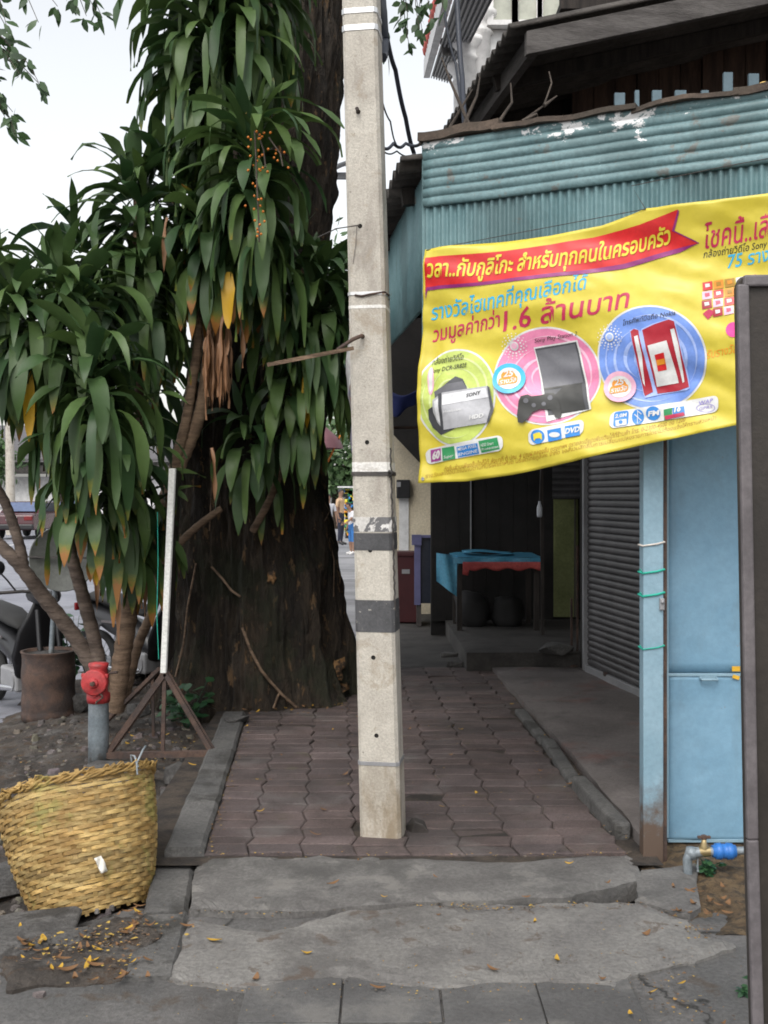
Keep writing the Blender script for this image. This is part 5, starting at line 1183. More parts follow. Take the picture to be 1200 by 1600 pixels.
lettering("2.0M", (964, 654), (981, 651), 8, 'white', 5, 'small_lettering', .03); art('camera_icon', [[(965, 658), (981, 655), (982, 664), (966, 667)]], 'white', 5); art('lens_icon', [disc(973, 660, 3, n=12)], 'azure', 6)
rune = [((993, 648), (1003, 657)), ((1003, 657), (998, 663)), ((998, 663), (997, 642)), ((997, 642), (1003, 647)), ((1003, 647), (993, 658))]
art('rune_icon', [[(a[0] - .9, a[1]), (a[0], a[1] - .9), (b[0] + .9, b[1]), (b[0], b[1] + .9)] for a, b in rune], 'white', 5)
lettering("FM", (1013, 651), (1030, 648), 11, 'white', 5, 'small_lettering', .04)
art('colour_icon', [[(1037, 640), (1050, 637), (1050, 654), (1038, 657)]], 'green', 4); art('colour_icon', [[(1050, 637), (1068, 634), (1070, 648), (1052, 652)]], 'azure', 4); art('colour_icon', [[(1038, 650), (1068, 644), (1070, 649), (1040, 656)]], 'crim', 5); lettering("16", (1053, 644), (1063, 642), 12, 'white', 5, 'small_lettering', .04)
art('note_icon', [disc(1079, 637, 7, 8, n=20)], 'silver2', 4); lettering("WAP", (1090, 633), (1113, 628), 9, 'mauve', 4, 'small_lettering', .01); lettering("GPRS", (1091, 641), (1112, 637), 7, 'mauve', 4, 'small_lettering', .0)
art('oval_icon', ringp(1102, 637, 11, 12, 30)[:0] + [[(1102 + 14 * math.cos(a), 637 + 6 * math.sin(a)), (1102 + 15 * math.cos(a), 637 + 6.8 * math.sin(a)), (1102 + 15 * math.cos(a + .21), 637 + 6.8 * math.sin(a + .21)), (1102 + 14 * math.cos(a + .21), 637 + 6 * math.sin(a + .21))] for a in [k * .2094 for k in range(30)]], 'mauve', 4)
# grid of sweets packs, pink dot
rnd = random.Random(6); cols = ['red', 'white', 'wine', 'orange', 'crim', 'pink2', 'brown', 'white']
for k in range(5):
    for j in range(4):
        x, y = 1097 + k * 17, 441 + j * 15 - k * 3
        if j == 3 and k == 0: art('snack_pack', [[(1099, 491), (1108, 483), (1118, 488), (1107, 500)]], 'crim', 2); continue
        art('snack_pack', [[(x, y), (x + 15, y - 3), (x + 16, y + 10), (x + 1, y + 13)]], cols[(k * 3 + j * 5) % 8], 2)
        art('snack_pack_window', [[(x + 4, y + 2), (x + 11, y + 1), (x + 12, y + 6), (x + 5, y + 8)]], cols[(k * 5 + j * 3 + 1) % 8], 3)
art('pink_dot', [disc(1147, 516, 12)], 'hot', 2)
# small print
lettering("ตัดชิ้นส่วนเพียงชิ้นใดก็ได้ ส่งมาที่ ตู้ ปณ. 4 ปณฝ.คลองจั่น กรุงเทพฯ ดูรายละเอียดเพิ่มเติมได้ที่ร้านค้า โทร. 0-2300-4500 ต่อ 1200", (692, 737), (1070, 658), 10, 'brown', 1, 'small_print', .004, sag=5)
lettering("รางวัลและเงื่อนไขเป็นไปตามที่บริษัทกำหนด บริษัทไทยกูลิโกะ จำกัด ขอสงวนสิทธิ์ในการเปลี่ยนแปลงรายการโดยไม่ต้องแจ้งให้ทราบล่วงหน้า", (660, 747), (1118, 655), 9, 'brown', 1, 'small_print', .0, sag=7)
mb = MB(); c = bp(657, 748, 2); mb.tube([c - FN * .001, c + FN * .0035], .008, 12); mb.build('eyelet', M['chrome'], bn)
mb = MB(); mb.tube([bp(1010, 328, 1), fp(.93, 2.76, .03), fp(1.3, 2.79, .03), fp(2.0, 2.83, .03)], .002, 5); mb.tube([bp(668, 392, 2), fp(.3, 2.61, .03), bp(1010, 328, 1)], .0018, 5); mb.build('tie_string', M['darkmetal'], bn)

# ================================================================ THINGS UNDER THE AWNING
# table with cloth
Yt = 10.3; tb = thing('table', (P(778, 0, Yt).x, Yt + .35, .165), 'wooden table under a blue cloth on the shop step', 'table')
xa, xb = P(712, 0, Yt).x, P(846, 0, Yt).x; zt = CH - (872 - HY) / F * Yt
mb = MB(); mb.box(((xa + xb) / 2, Yt + .36, zt - .03), (xb - xa, .70, .03)); mb.build('tabletop', M['oldwood'], tb)
for x in (xa + .04, xb - .04):
    for y in (Yt + .06, Yt + .64):
        mb = MB(); mb.box((x, y, (zt + .12) / 2), (.05, .05, zt - .165)); mb.build('leg', M['oldwood'], tb)
mb = MB()
def clothf(u, v):
    x = xa - .02 + (xb - xa + .03) * u; y = Yt + .72 * v; return Vector((x, y, zt + .006 + .006 * fbm((x * 6, y * 6, 1)) + (.03 * math.sin(u * 9) * v * .4)))
mb.grid(clothf, 24, 12)
mb.grid(lambda u, v: Vector((xa - .02 + (xb - xa + .03) * u, Yt - .005 - .012 * math.sin(u * 19) * v, zt + .004 - .055 * v)), 40, 3)
mb.grid(lambda u, v: P(716 - 34 * u, 868 - 4 * u + (66 - 22 * u) * v, Yt + .02 + .1 * u) + Vector((0, .03 * math.sin(u * 7 + v * 2), 0)), 14, 14)
tc_ = mb.build('tablecloth', M['bluecloth'], None, (xa, Yt, zt)); tag(tc_, 'shiny blue plastic cloth hanging over the left end of the table', 'tablecloth')
mb = MB(); mb.grid(lambda u, v: P(723 + 124 * u, 878 + (10 + 4 * math.sin(u * 11) ** 2 + (10 if u < .08 else 0)) * v, Yt - .03) , 60, 3); tag(mb.build('cloth_valance', M['redcloth'], None, P(785, 880, Yt), solid=.002), 'ragged red cloth strip along the front of the table', 'cloth')
mb = MB(); mb.grid(lambda u, v: Vector((xa + .1 + .5 * u, Yt + .25 + .3 * v, zt + .035 + .012 * math.sin(u * 5))), 10, 6); tag(mb.build('folded_cloth', M['bluecloth'], None, P(760, 852, Yt + .2), solid=.012), 'folded blue plastic sheet lying on the table', 'cloth')
for k, (px, w_, h, lab) in enumerate(((745, .34, .36, 'dark sagging sack under the left half of the blue table'), (800, .30, .30, 'smaller dark sack under the right half of the blue table'))):
    mb = MB(); c = Vector((P(px, 0, Yt).x, Yt + .45, .165))
    mb.lathe(c, [(0, 0), (w_ * .48, .01), (w_ * .55, h * .25), (w_ * .5, h * .6), (w_ * .42, h * .85), (w_ * .25, h * 1.0), (0, h * 1.02)], 18)
    mb.v = [v + Vector((fbm((v.x * 5, v.y * 5, v.z * 5)) * .07, fbm((v.x * 5, v.z * 5, 4)) * .05, fbm((v.x * 5, v.z * 5, 9)) * .05)) for v in mb.v]
    tag(mb.build('sack', flat('sack_cloth', (.012, .011, .011), .8), None, c), lab, 'sack', 'sacks under the table')
# display case and red box
Yc = 12.0; dc = thing('display_case', P(668, 945, Yc), 'dark glass display case with lilac edges left of the blue table', 'display case')
za, zb = CH - (945 - HY) / F * Yc, CH - (838 - HY) / F * Yc; xa2, xb2 = P(648, 0, Yc).x, P(712, 0, Yc).x
mb = MB(); mb.box(((xa2 + xb2) / 2, Yc + .25, (za + zb) / 2), (xb2 - xa2 - .03, .48, zb - za - .03)); mb.build('glass', M['glassdark'], dc)
mb = MB()
for x in (xa2 + .03, xb2 - .02): mb.box((x, Yc, (za + zb) / 2), (.07 if x < xb2 - .1 else .03, .04, zb - za))
mb.box(((xa2 + xb2) / 2, Yc, zb), (xb2 - xa2, .05, .03)); mb.box((xa2 + .02, Yc - .02, zb - .04), (.11, .04, .12)); mb.build('frame', M['lilac'], dc)
mb = MB()
for x in (xa2 + .05, xb2 - .05): mb.box((x, Yc + .2, za / 2), (.05, .4, za))
mb.build('leg', M['darkmetal'], dc)
Yr = 12.4; mb = MB(); c = P(630, 905, Yr); mb.box(c - Vector((-.02, 0, .08)), (.28, .3, .82)); rbx = thing('red_box', c - Vector((0, 0, .49)), 'dull dark red box left of the display case', 'box')
mb.build('cabinet', M['crimson'], rbx, bevel=.01)
mb = MB(); mb.box(P(634, 893, Yr - .155), (.09, .006, .05)); mb.build('label_patch', M['greymetal'], rbx)
mb = MB(); mb.box(P(630, 866, Yr) + Vector((0, -.005, 0)), (.24, .32, .03)); mb.build('lid', M['crimson'], rbx, bevel=.005)
# bottle hanging on a cord
hb2 = thing('hanging_bottle', P(843, 795, 9.9), 'clear plastic bottle hanging on a cord in the dark by the inner post', 'bottle')
mb = MB(); mb.lathe(P(843, 808, 9.9), [(0, 0), (.022, .0), (.026, .02), (.026, .09), (.012, .13), (.012, .15), (0, .15)], 14); mb.build('body', flat('cloudy_plastic', (.5, .52, .56), .2), hb2)
mb = MB(); mb.tube([P(843, 784, 9.9), P(845, 735, 9.9), P(846, 660, 9.9)], .006, 5); mb.build('cord', M['darkmetal'], hb2)
# next shop: cream wall with meter, dark sheet for canopy and shade and blue tarpaulin
ns = thing('neighbour_shop', (.6, 13.2, 0), 'cream walled shop front beyond the dark awning', 'shop')
Yw = 13.2; mb = MB(); mb.box((P(640, 0, Yw).x + .3, Yw + .1, 1.9), (1.1, .2, 3.8)); mb.build('wall', M['cream'], ns)
mb = MB(); mb.box(P(631, 823, Yw - .01), (.12, .02, .72)); mb.build('grey_strip', M['offwhite'], ns)
mb = MB(); mb.prism([P(612, 676, 12.8), P(700, 770, 12.8), P(760, 770, 12.8), P(760, 400, 12.8), P(590, 400, 12.8), P(590, 650, 12.8)], (0, .05, 0)); mb.build('canopy_and_shade', M['dark'], ns)  # near-black sheet: canopy valance, extended to put in the shade around it
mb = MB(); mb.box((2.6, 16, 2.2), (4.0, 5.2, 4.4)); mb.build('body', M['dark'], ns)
mt_ = thing('meter_box', P(630, 764, Yw - .05), 'small black meter box on the cream wall', 'meter box')
mb = MB(); mb.box(P(630, 764, Yw - .06), (.17, .11, .23)); mb.build('housing', M['black'], mt_, bevel=.01)
mb = MB(); mb.box(P(623, 757, Yw - .12), (.05, .012, .06)); mb.build('dial', M['greymetal'], mt_)
mb = MB(); mb.grid(lambda u, v: P(612 + 44 * u, 612 + 6 * math.sin(u * 4) + (36 - 22 * u + 4 * math.sin(u * 9)) * v, 11.0 + .1 * v), 20, 8)
tag(mb.build('blue_tarpaulin', flat('tarp_blue', (.02, .03, .13), .6), None, P(632, 630, 11), solid=.003), 'blue tarpaulin scrap hanging in the dark under the awning', 'tarpaulin')

# ================================================================ FAR BUILDING UPPER RIGHT (balcony over columns)
Yf = 17.0; fb = thing('apartment_house', (P(760, 0, Yf).x + 3, Yf + 3, -.3), 'pale apartment house with a jutting balcony roof and white columns, above the old house', 'building')
q = lambda x, y, dy=0: P(x, y, Yf + dy)
mb = MB(); mb.prism([q(760, 140), q(1130, 140), q(1130, -170), q(760, -170)], (0, 8, 0)); mb.build('wall', M['offwhite'], fb)
mb = MB()
c0 = q(672, 124); c1 = q(676, 108); 
# sloping soffit of ribbed boards: rises to the right and towards the viewer
A_, B_, C_, D_ = P(673, 122, 21), P(702, 131, 21), P(775, -10, 13.5), P(712, -10, 13.5)
def sof(u, v):
    p = (A_.lerp(B_, u)).lerp(D_.lerp(C_, u), v); p.z += .05 * (1 if int(u * 14) % 2 else 0); return p
mb.grid(sof, 56, 10, False); mb.build('ribbed_soffit', M['greymetal'], fb)
mb = MB(); up_ = Vector((0, 0, .35)); mb.prism([A_ + Vector((-.02, 0, 0)), D_ + Vector((-.02, 0, 0)), D_ + up_ + Vector((-.02, 0, 0)), A_ + up_ + Vector((-.02, 0, 0))], (-.12, 0, 0)); mb.build('eaves_board', M['offwhite'], fb)
mb = MB()
for k in range(15):
    p = A_.lerp(D_, .12 + .06 * k); mb.lathe(p + Vector((-.05, 0, .40)), [(0, -.12), (.13, -.08), (.15, .02), (.10, .13), (0, .17)], 8)
mb.build('red_tile_edge', M['redtile'], fb)
for px, py in ((700, 84), (722, 30)): mb = MB(); mb.lathe(P(px, py, 17.5), [(0, 0), (.09, 0), (.13, .16), (.15, .22), (.0, .22)], 12); mb.build('flower_pot', M['darkmetal'], fb)
for px, top in ((722, 108), (732, 70), (752, 28)):
    Yk = 18.5 if px < 730 else 17
    mb = MB(); b_ = P(px, 250, Yk); t_ = P(px, top, Yk); mb.lathe((b_.x, Yk, 0), [(.15, b_.z), (.15, t_.z - .3), (.20, t_.z - .26), (.16, t_.z - .2), (.17, t_.z - .1), (.26, t_.z), (.26, t_.z + .08), (0, t_.z + .08)], 16); mb.build('column', M['white'], fb)
for px in (785, 823, 862):
    mb = MB(); mb.box(q(px, -10, -.05), (.32, .1, .9)); wd = mb.build('window', M['greendoor'] if False else flat('pale_pane', (.42, .43, .36), .3), fb)
    mb = MB()
    for dx in (-19, 19): mb.box(q(px + dx, -10, -.1), (.09, .14, 1.0))
    mb.box(q(px, 38, -.1), (.5, .16, .08)); mb.build('frame', M['white'], wd)

# ================================================================ ACROSS THE ROAD AND DOWN THE STREET
fw = thing('roadside_building', P(90, 790, 55), 'long white low building with a dark tiled roof across the road', 'building')
mb = MB(); z = lambda py, Y: CH - (py - HY) / F * Y
mb.box((-24, 56, .6), (34, 2, 3.6)); mb.build('wall', M['white'], fw)
mb = MB(); mb.box((-24, 54.6, z(734, 54.6)), (34, 1.2, .4)); mb.build('dark_fascia', M['darkmetal'], fw)
mb = MB(); mb.box((-24, 55.8, 2.95), (34, 1.8, .45)); mb.build('upper_band', M['white'], fw)
mb = MB(); mb.prism([(-41, 53.8, 3.3), (-41, 60, 5.4), (-41, 60, 5.2), (-41, 53.8, 3.15)], (34, 0, 0)); mb.build('roof', M['rooftile'], fw)
mb = MB(); mb.box((-24, 54.95, .9), (34, .1, .15)); mb.build('rail', M['offwhite'], fw)
def tree_thing(x, y, h, r, seed, label, leaf='farleaf', n=2600, size=.35):
    t = thing('street_tree', (x, y, -.2), label, 'tree', 'trees down the street'); rnd = random.Random(seed)
    mb = MB(); mb.tube([(x, y, -.3), (x + .1, y, h * .3), (x + .25, y, h * .6), (x + .1, y, h * .85)], [.22, .18, .12, .04], 9)
    for k in range(6):
        a = rnd.uniform(0, 6.3); b = Vector((x + .2, y, h * rnd.uniform(.35, .6))); mb.tube([b, b + Vector((math.cos(a) * r * .4, math.sin(a) * r * .4, h * .12)), b + Vector((math.cos(a) * r * .8, math.sin(a) * r * .8, h * .3))], [.09, .06, .02], 6)
    mb.build('trunk', M['bark'], t); mb = MB()
    cl = [(rvec(rnd) * rnd.uniform(.35, 1)) for _ in range(26)]
    for k in range(n):
        c = rnd.choice(cl); p = Vector((x + c.x * r + rnd.gauss(0, r * .16), y + c.y * r * .8 + rnd.gauss(0, r * .16), h * .68 + c.z * h * .30 + rnd.gauss(0, h * .06)))
        quadleaf(mb, p, rvec(rnd), rvec(rnd), size * rnd.uniform(.6, 1.2), size * .5)
    mb.build('crown', M[leaf], t, attr='lf', fixn=False)
tree_thing(-19.5, 50, 5.0, 2.3, 1, 'green tree in front of the white building, at the left edge')
tree_thing(-2.2, 46, 4.3, 2.0, 2, 'leafy tree down the street beyond the people, seen between trunk and pole')
tree_thing(-4.6, 62, 7.5, 3.4, 4, 'taller pale tree far down the street, right behind the big trunk')
tree_thing(-1.9, 26, 8.6, 1.9, 5, 'loose pale tree whose crown shows beside the upper trunk, left of the pole', n=1500, size=.28)
fp_ = thing('utility_pole', P(17, 790, 44), 'distant grey utility pole across the road at the left edge', 'utility pole')
mb = MB(); p = P(17, 790, 44); mb.tube([(p.x, 44, -.3), (p.x - .1, 44, 8)], [.2, .15], 10); mb.build('shaft', M['pole'], fp_)
mb = MB(); mb.box((p.x - .1, 44, 7.4), (1.6, .12, .12)); mb.build('crossarm', M['darkmetal'], fp_)
# cars
def car(loc, rz, paint, label, lights=True):
    t = thing('parked_car', (0, 0, 0), label, 'car', 'cars across the road')
    prof = [(-2.15, .35), (-2.2, .6), (-2.15, .92), (-1.9, .98), (-1.35, 1.0), (-.8, 1.40), (.35, 1.42), (1.0, 1.0), (1.9, .88), (2.15, .7), (2.18, .35)]
    mb = MB(); hw_ = .84
    def row(s): return [Vector((x, s * (hw_ - (.16 if z > 1.1 else .05 * (z > .9))), z)) for x, z in prof]
    a, b = row(-1), row(1); n = len(prof); mb.add(a + b, [tuple(range(n)), tuple(range(2 * n - 1, n - 1, -1))] + [(i, (i + 1) % n, (i + 1) % n + n, i + n) for i in range(n)], False); bd = mb.build('body', paint, t, bevel=.05)
    mb = MB(); mb.add([(-1.90 + .515, s * .62, 1.035) if z == 0 else (-.87, s * .57, 1.375) for z in (0, 1) for s in (-1, 1)], [(0, 1, 3, 2)])
    mb.v = [v + Vector((-.015, 0, .012)) for v in mb.v]; mb.build('rear_window', flat('bluish_glass', (.1, .13, .22), .08), t)
    for s in (-1, 1):
        mb = MB(); mb.prism([(-1.15, s * .80, 1.03), (.85, s * .80, 1.03), (.32, s * .70, 1.36), (-.75, s * .70, 1.36)], (0, s * .012, 0)); mb.build('side_window', M['glassdark'], t)
        mb = MB(); mb.box((-2.17, s * .62, .80), (.06, .32, .17)); mb.build('tail_light', M['taillight'], t, bevel=.02)
        for x in (-1.35, 1.35):
            mb = MB(); mb.lathe((x, s * .76, .31), [(0, -.09), (.22, -.09), (.30, -.08), (.31, 0), (.30, .08), (.22, .09), (0, .09)], 22, Matrix.Rotation(R(90), 3, 'X')); wh = mb.build('wheel', M['rubber'], t)
            mb = MB(); mb.lathe((x, s * .84, .31), [(0, -.02), (.18, -.02), (.19, .02), (0, .03)], 16, Matrix.Rotation(R(90), 3, 'X')); mb.build('hubcap', M['chrome'], wh)
    mb = MB(); mb.box((-2.2, 0, .48), (.12, 1.66, .2)); mb.build('rear_bumper', M['black'], t, bevel=.04)
    mb = MB(); mb.box((-2.2, 0, .78), (.03, .42, .12)); mb.build('number_plate', M['offwhite'], t)
    t.location = loc; t.rotation_euler = (0, 0, rz)
p = G(24, 843, -.2); car((p.x, p.y + 2, -.2), R(88), M['carred'], 'dark maroon car seen from behind on the road at the left edge')
p = G(72, 834, -.2); car((p.x, p.y + 3, -.2), R(94), M['cargreen'], 'dark teal car just beyond the maroon car, partly hidden by leaves')
# people: one skinned body each, clothes as material zones, five fingers per hand
def person(loc, rz, h, pose, mats, label, hairmat='black', zones=None):
    t = thing('person', (0, 0, 0), label, 'person', 'people on the far pavement'); S = h / 1.70
    J = {'pelvis': (0, 0, .92), 'waist': (0, .0, 1.05), 'chest': (0, 0, 1.25), 'neck': (0, 0, 1.44), 'headb': (0, -.01, 1.52), 'head': (0, -.02, 1.61), 'headt': (0, -.01, 1.68)}
    Rr = {'pelvis': (.15, .105), 'waist': (.14, .10), 'chest': (.165, .115), 'neck': (.052, .055), 'headb': (.062, .07), 'head': (.075, .095), 'headt': (.045, .055)}
    for s, n in ((-1, 'l'), (1, 'r')):
        J.update({'sh' + n: (s * .19, 0, 1.38), 'el' + n: (s * .25, .02, 1.11), 'wr' + n: (s * .26, -.05, .87), 'ha' + n: (s * .26, -.07, .79), 'hip' + n: (s * .09, 0, .88), 'kn' + n: (s * .10, -.02, .48), 'an' + n: (s * .10, .02, .09), 'to' + n: (s * .11, -.16, .03)})
        Rr.update({'sh' + n: (.062, .062), 'el' + n: (.042, .042), 'wr' + n: (.028, .024), 'ha' + n: (.036, .018), 'hip' + n: (.088, .09), 'kn' + n: (.058, .06), 'an' + n: (.04, .042), 'to' + n: (.04, .028)})
    J.update(pose)
    E = [('pelvis', 'waist'), ('waist', 'chest'), ('chest', 'neck'), ('neck', 'headb'), ('headb', 'head'), ('head', 'headt')]
    for n in 'lr': E += [('chest', 'sh' + n), ('sh' + n, 'el' + n), ('el' + n, 'wr' + n), ('wr' + n, 'ha' + n), ('pelvis', 'hip' + n), ('hip' + n, 'kn' + n), ('kn' + n, 'an' + n), ('an' + n, 'to' + n)]
    me = bpy.data.meshes.new('body'); bm = bmesh.new(); sk = bm.verts.layers.skin.verify(); V = {}
    for k, c in J.items():
        v = bm.verts.new(Vector(c) * S); V[k] = v; v[sk].radius = (Rr[k][0] * S, Rr[k][1] * S); v[sk].use_root = (k == 'pelvis')
    for a, b in E: bm.edges.new((V[a], V[b]))
    bm.to_mesh(me); bm.free(); o = bpy.data.objects.new('body', me); COL.objects.link(o)
    o.modifiers.new('skin', 'SKIN').use_smooth_shade = True; sb_ = o.modifiers.new('sub', 'SUBSURF'); sb_.levels = 2; sb_.render_levels = 2
    bpy.context.view_layer.update()
    m2 = bpy.data.meshes.new_from_object(o.evaluated_get(bpy.context.evaluated_depsgraph_get())); bpy.data.objects.remove(o)
    bm = bmesh.new(); bm.from_mesh(m2)
    for n in 'lr':       # fingers and thumb grow out of each palm
        w_, hd = Vector(J['wr' + n]) * S, Vector(J['ha' + n]) * S; d = (hd - w_).normalized(); sd = d.cross(Vector((1, 0, 0))).normalized()
        mbf = MB()
        for k, ln in enumerate((.062, .074, .078, .068)):
            b_ = hd + d * .02 * S + sd * (.024 - .016 * k) * S; mbf.tube([b_, b_ + d * ln * .55 * S, b_ + d * ln * S + Vector((0, 0, -.008))], [.009 * S, .008 * S, .006 * S], 6)
        b_ = w_.lerp(hd, .6) + sd * .03 * S; mbf.tube([b_, b_ + (d * .6 + sd * .6) * .045 * S, b_ + (d + sd * .4) * .07 * S], [.011 * S, .009 * S, .007 * S], 6)
        vs = [bm.verts.new(v) for v in mbf.v]
        for f in mbf.f: bm.faces.new([vs[i] for i in f]).smooth = True
    bm.to_mesh(m2); bm.free(); m2.materials.clear()
    for m_ in mats: m2.materials.append(m_)            # skin, shirt, trousers, shoes
    seg = [(Vector(J[a]) * S, Vector(J[b]) * S, a, b) for a, b in E]
    for pl in m2.polygons:
        c = pl.center; best = None
        for a, b, na, nb in seg:
            ab = b - a; t_ = max(0, min(1, (c - a).dot(ab) / ab.length_squared)); dd = (c - (a + ab * t_)).length
            if best is None or dd < best[0]: best = (dd, na, nb, t_)
        _, na, nb, t_ = best; k = na[:2] + nb[:2]
        mi = 0
        if na in ('pelvis', 'waist', 'chest') and nb in ('waist', 'chest'): mi = 1
        if na == 'pelvis' and nb == 'waist' and t_ < .35: mi = 2
        if na == 'chest' and nb == 'neck': mi = 1 if t_ < .85 else 0
        if na == 'chest' and nb[:2] == 'sh': mi = 1
        if na[:2] == 'sh': mi = 1 if t_ < (zones or {}).get('sleeve', .8) else 0
        if nb[:3] == 'hip' or na[:3] == 'hip': mi = 2
        if na[:2] == 'kn': mi = 2 if t_ < (zones or {}).get('trouser', .93) else 0
        if na[:2] == 'an': mi = 3
        pl.material_index = mi; pl.use_smooth = True
    o = bpy.data.objects.new('body', m2); COL.objects.link(o); o.parent = t
    hp = Vector(J['head']) * S; mb = MB()
    def hairf(u, v):
        a = 2 * math.pi * u; e = R(90) - v * R(105 if math.sin(a) > -.2 else 62); return hp + Vector((.084 * math.cos(a) * math.cos(e), .104 * math.sin(a) * math.cos(e), .014 + .10 * math.sin(e))) * S
    WL[t.name] = Vector((0, 0, 0)); mb.grid(hairf, 24, 10); mb.build('hair', M[hairmat], t)
    mb = MB()
    for s in (-1, 1): mb.lathe(hp + Vector((s * .028, -.096, .0)) * S, [(0, -.009 * S), (.009 * S, 0), (0, .009 * S)], 8)
    mb.build('eyes', M['black'], t)
    mb = MB(); mb.add([hp + Vector(v) * S for v in ((0, -.095, .01), (-.014, -.095, -.03), (.014, -.095, -.03), (0, -.122, -.028))], [(0, 1, 3), (0, 3, 2), (1, 2, 3)]); mb.box(hp + Vector((0, -.09, -.055)) * S, (.04 * S, .012, .008))
    mb.build('nose_and_mouth', mats[0], t)
    mb = MB()
    for s in (-1, 1): mb.lathe(hp + Vector((s * .078, 0, -.005)) * S, [(0, -.03 * S), (.014 * S, 0), (0, .03 * S)], 8)
    mb.build('ears', mats[0], t)
    t.location = loc; t.rotation_euler = (0, 0, rz); return t
skin = wmat('skin', (.30, .17, .11), (.38, .22, .15), 5, .6, 0, 40)
beige = flat('beige_shirt', (.62, .42, .26), .8); wsh = flat('white_shirt', (.72, .72, .76), .8); navy = flat('dark_trousers', (.03, .035, .06), .8); kid = flat('blue_shorts', (.04, .17, .45), .8)
p = G(532, 851); person((p.x, p.y, -.012), R(68), 1.66, {'elr': (.25, .07, 1.14), 'wrr': (.20, -.14, 1.03), 'har': (.17, -.21, 1.03)}, [skin, beige, navy, M['black']], 'person in beige shirt and dark trousers with one forearm raised, right of the trunk')
p = G(513, 855); person((p.x, p.y, -.012), R(20), 1.50, {}, [skin, wsh, navy, M['black']], 'person in a white shirt standing half hidden behind the edge of the big trunk')
p = G(550, 866); person((p.x, p.y, -.012), R(-62), 1.32, {'headb': (0, -.10, 1.49), 'head': (0, -.14, 1.57), 'headt': (0, -.15, 1.64), 'neck': (0, -.06, 1.42), 'elr': (.22, -.14, 1.15), 'wrr': (.16, -.30, 1.02), 'har': (.14, -.37, 1.0)}, [skin, wsh, kid, M['white']], 'child in a white top and blue shorts bending forward, partly hidden by the pole', zones={'trouser': .15})
# stall with goods, vans
st = thing('market_stall', P(552, 850, 36), 'narrow stall rack of orange, green and blue goods just left of the pole', 'stall')
mb = MB(); c = P(553, 800, 36); mb.box((c.x + .2, 36.3, c.z - .25), (1.0, .5, 1.9)); mb.build('rack', M['black'], st)
for m_, cols_ in (('orange', 0), ('ytext', 1), ('azure', 2), ('green', 3)):
    mb = MB(); rnd = random.Random(cols_)
    for k in range(26): mb.box(P(rnd.uniform(540, 566), rnd.uniform(766, 836), 36.0), (rnd.uniform(.08, .2), .06, rnd.uniform(.08, .2)))
    mb.build('goods', I.get(m_, M.get(m_)), st, bevel=.01)
mb = MB(); mb.box((c.x + .1, 36.2, c.z + .85), (1.3, .9, .05)); mb.build('shelf_roof', M['offwhite'], st)
vn = thing('white_van', P(532, 842, 46), 'white van parked beyond the people, only its roof and rear showing', 'van')
b0 = P(532, 842, 46); mb = MB(); mb.prism([(b0.x - .85, 46, .35), (b0.x + .85, 46, .35), (b0.x + .85, 46, 1.6), (b0.x + .75, 46, 2.12), (b0.x - .75, 46, 2.12), (b0.x - .85, 46, 1.6)], (0, 4.2, 0)); mb.build('body', M['white'], vn, bevel=.06)
mb = MB(); mb.box((b0.x, 45.99, 1.62), (1.35, .03, .5)); mb.build('rear_window', M['glassdark'], vn)
for s in (-1, 1):
    mb = MB(); mb.lathe((b0.x + s * .72, 46.8, .3), [(0, -.1), (.3, -.09), (.3, .09), (0, .1)], 18, Matrix.Rotation(R(90), 3, 'Y')); mb.build('wheel', M['rubber'], vn)
p = P(506, 842, 52); car((p.x, p.y, -.012), R(92), M['offwhite'], 'pale car behind the white shirted person, mostly hidden by the trunk')
# bunting / umbrella scraps by the trunk
um = thing('folded_umbrella', P(505, 690, 20), 'orange and pink market umbrella edge peeping out right of the trunk', 'umbrella')
mb = MB(); mb.lathe(P(494, 668, 20), [(.02, .1), (.2, 0), (.45, -.22), (.52, -.40)], 10); mb.build('canopy', flat('pink_cloth', (.17, .075, .09), .7), um)
mb = MB(); mb.tube([P(512, 722, 20), P(532, 680, 20)], .02, 6); mb.build('rib', M['orange'], um)
mb = MB(); mb.tube([P(494, 668, 20), P(494, 668, 20) + Vector((0, 0, -2.7))], .025, 8); mb.build('pole', M['darkmetal'], um)

# ================================================================ CABLES
def cable(label, pts, r, seed=0):
    mb = MB(); q = []
    for i in range(len(pts) - 1):
        a, b = P(*pts[i]), P(*pts[i + 1])
        for k in range(8): q.append(a.lerp(b, k / 8) + Vector((0, 0, -.02 * math.sin(math.pi * k / 8))))
    q.append(P(*pts[-1])); mb.tube(q, r, 7); tag(mb.build('cable', M['wire'], None, q[0]), label, 'cable', 'overhead cables')
cable('thick dark cable slanting down from the top right of the pole to the awning corner', [(594, -90, 5.0), (604, 55, 5.2), (618, 110, 5.4), (634, 185, 5.6), (647, 240, 5.8)], .012)
cable('bundled black cable running down close beside the top of the pole', [(590, -60, 4.85), (598, 20, 4.85), (601, 62, 4.9), (598, 90, 4.8)], .022)
cable('thin wire curving right of the pole against the sky', [(594, 145, 4.8), (610, 190, 5.0), (619, 225, 5.4)], .004)
cable('dark wire crossing from the pole to the awning corner', [(594, 228, 4.8), (615, 224, 5.0), (634, 224, 5.2), (665, 219, 5.0)], .008)
cable('thin sagging wire just under the dark crossing wire', [(594, 232, 4.8), (620, 236, 5.2), (648, 240, 5.5)], .004)
cable('thick cable hanging down in front of the dark eaves', [(712, -60, 5.6), (717, 60, 5.5), (722, 120, 5.4), (726, 195, 5.1)], .014)
cable('thin cable hanging against the pale apartment house', [(690, -60, 7), (697, 40, 7), (712, 100, 7), (726, 190, 6)], .009)
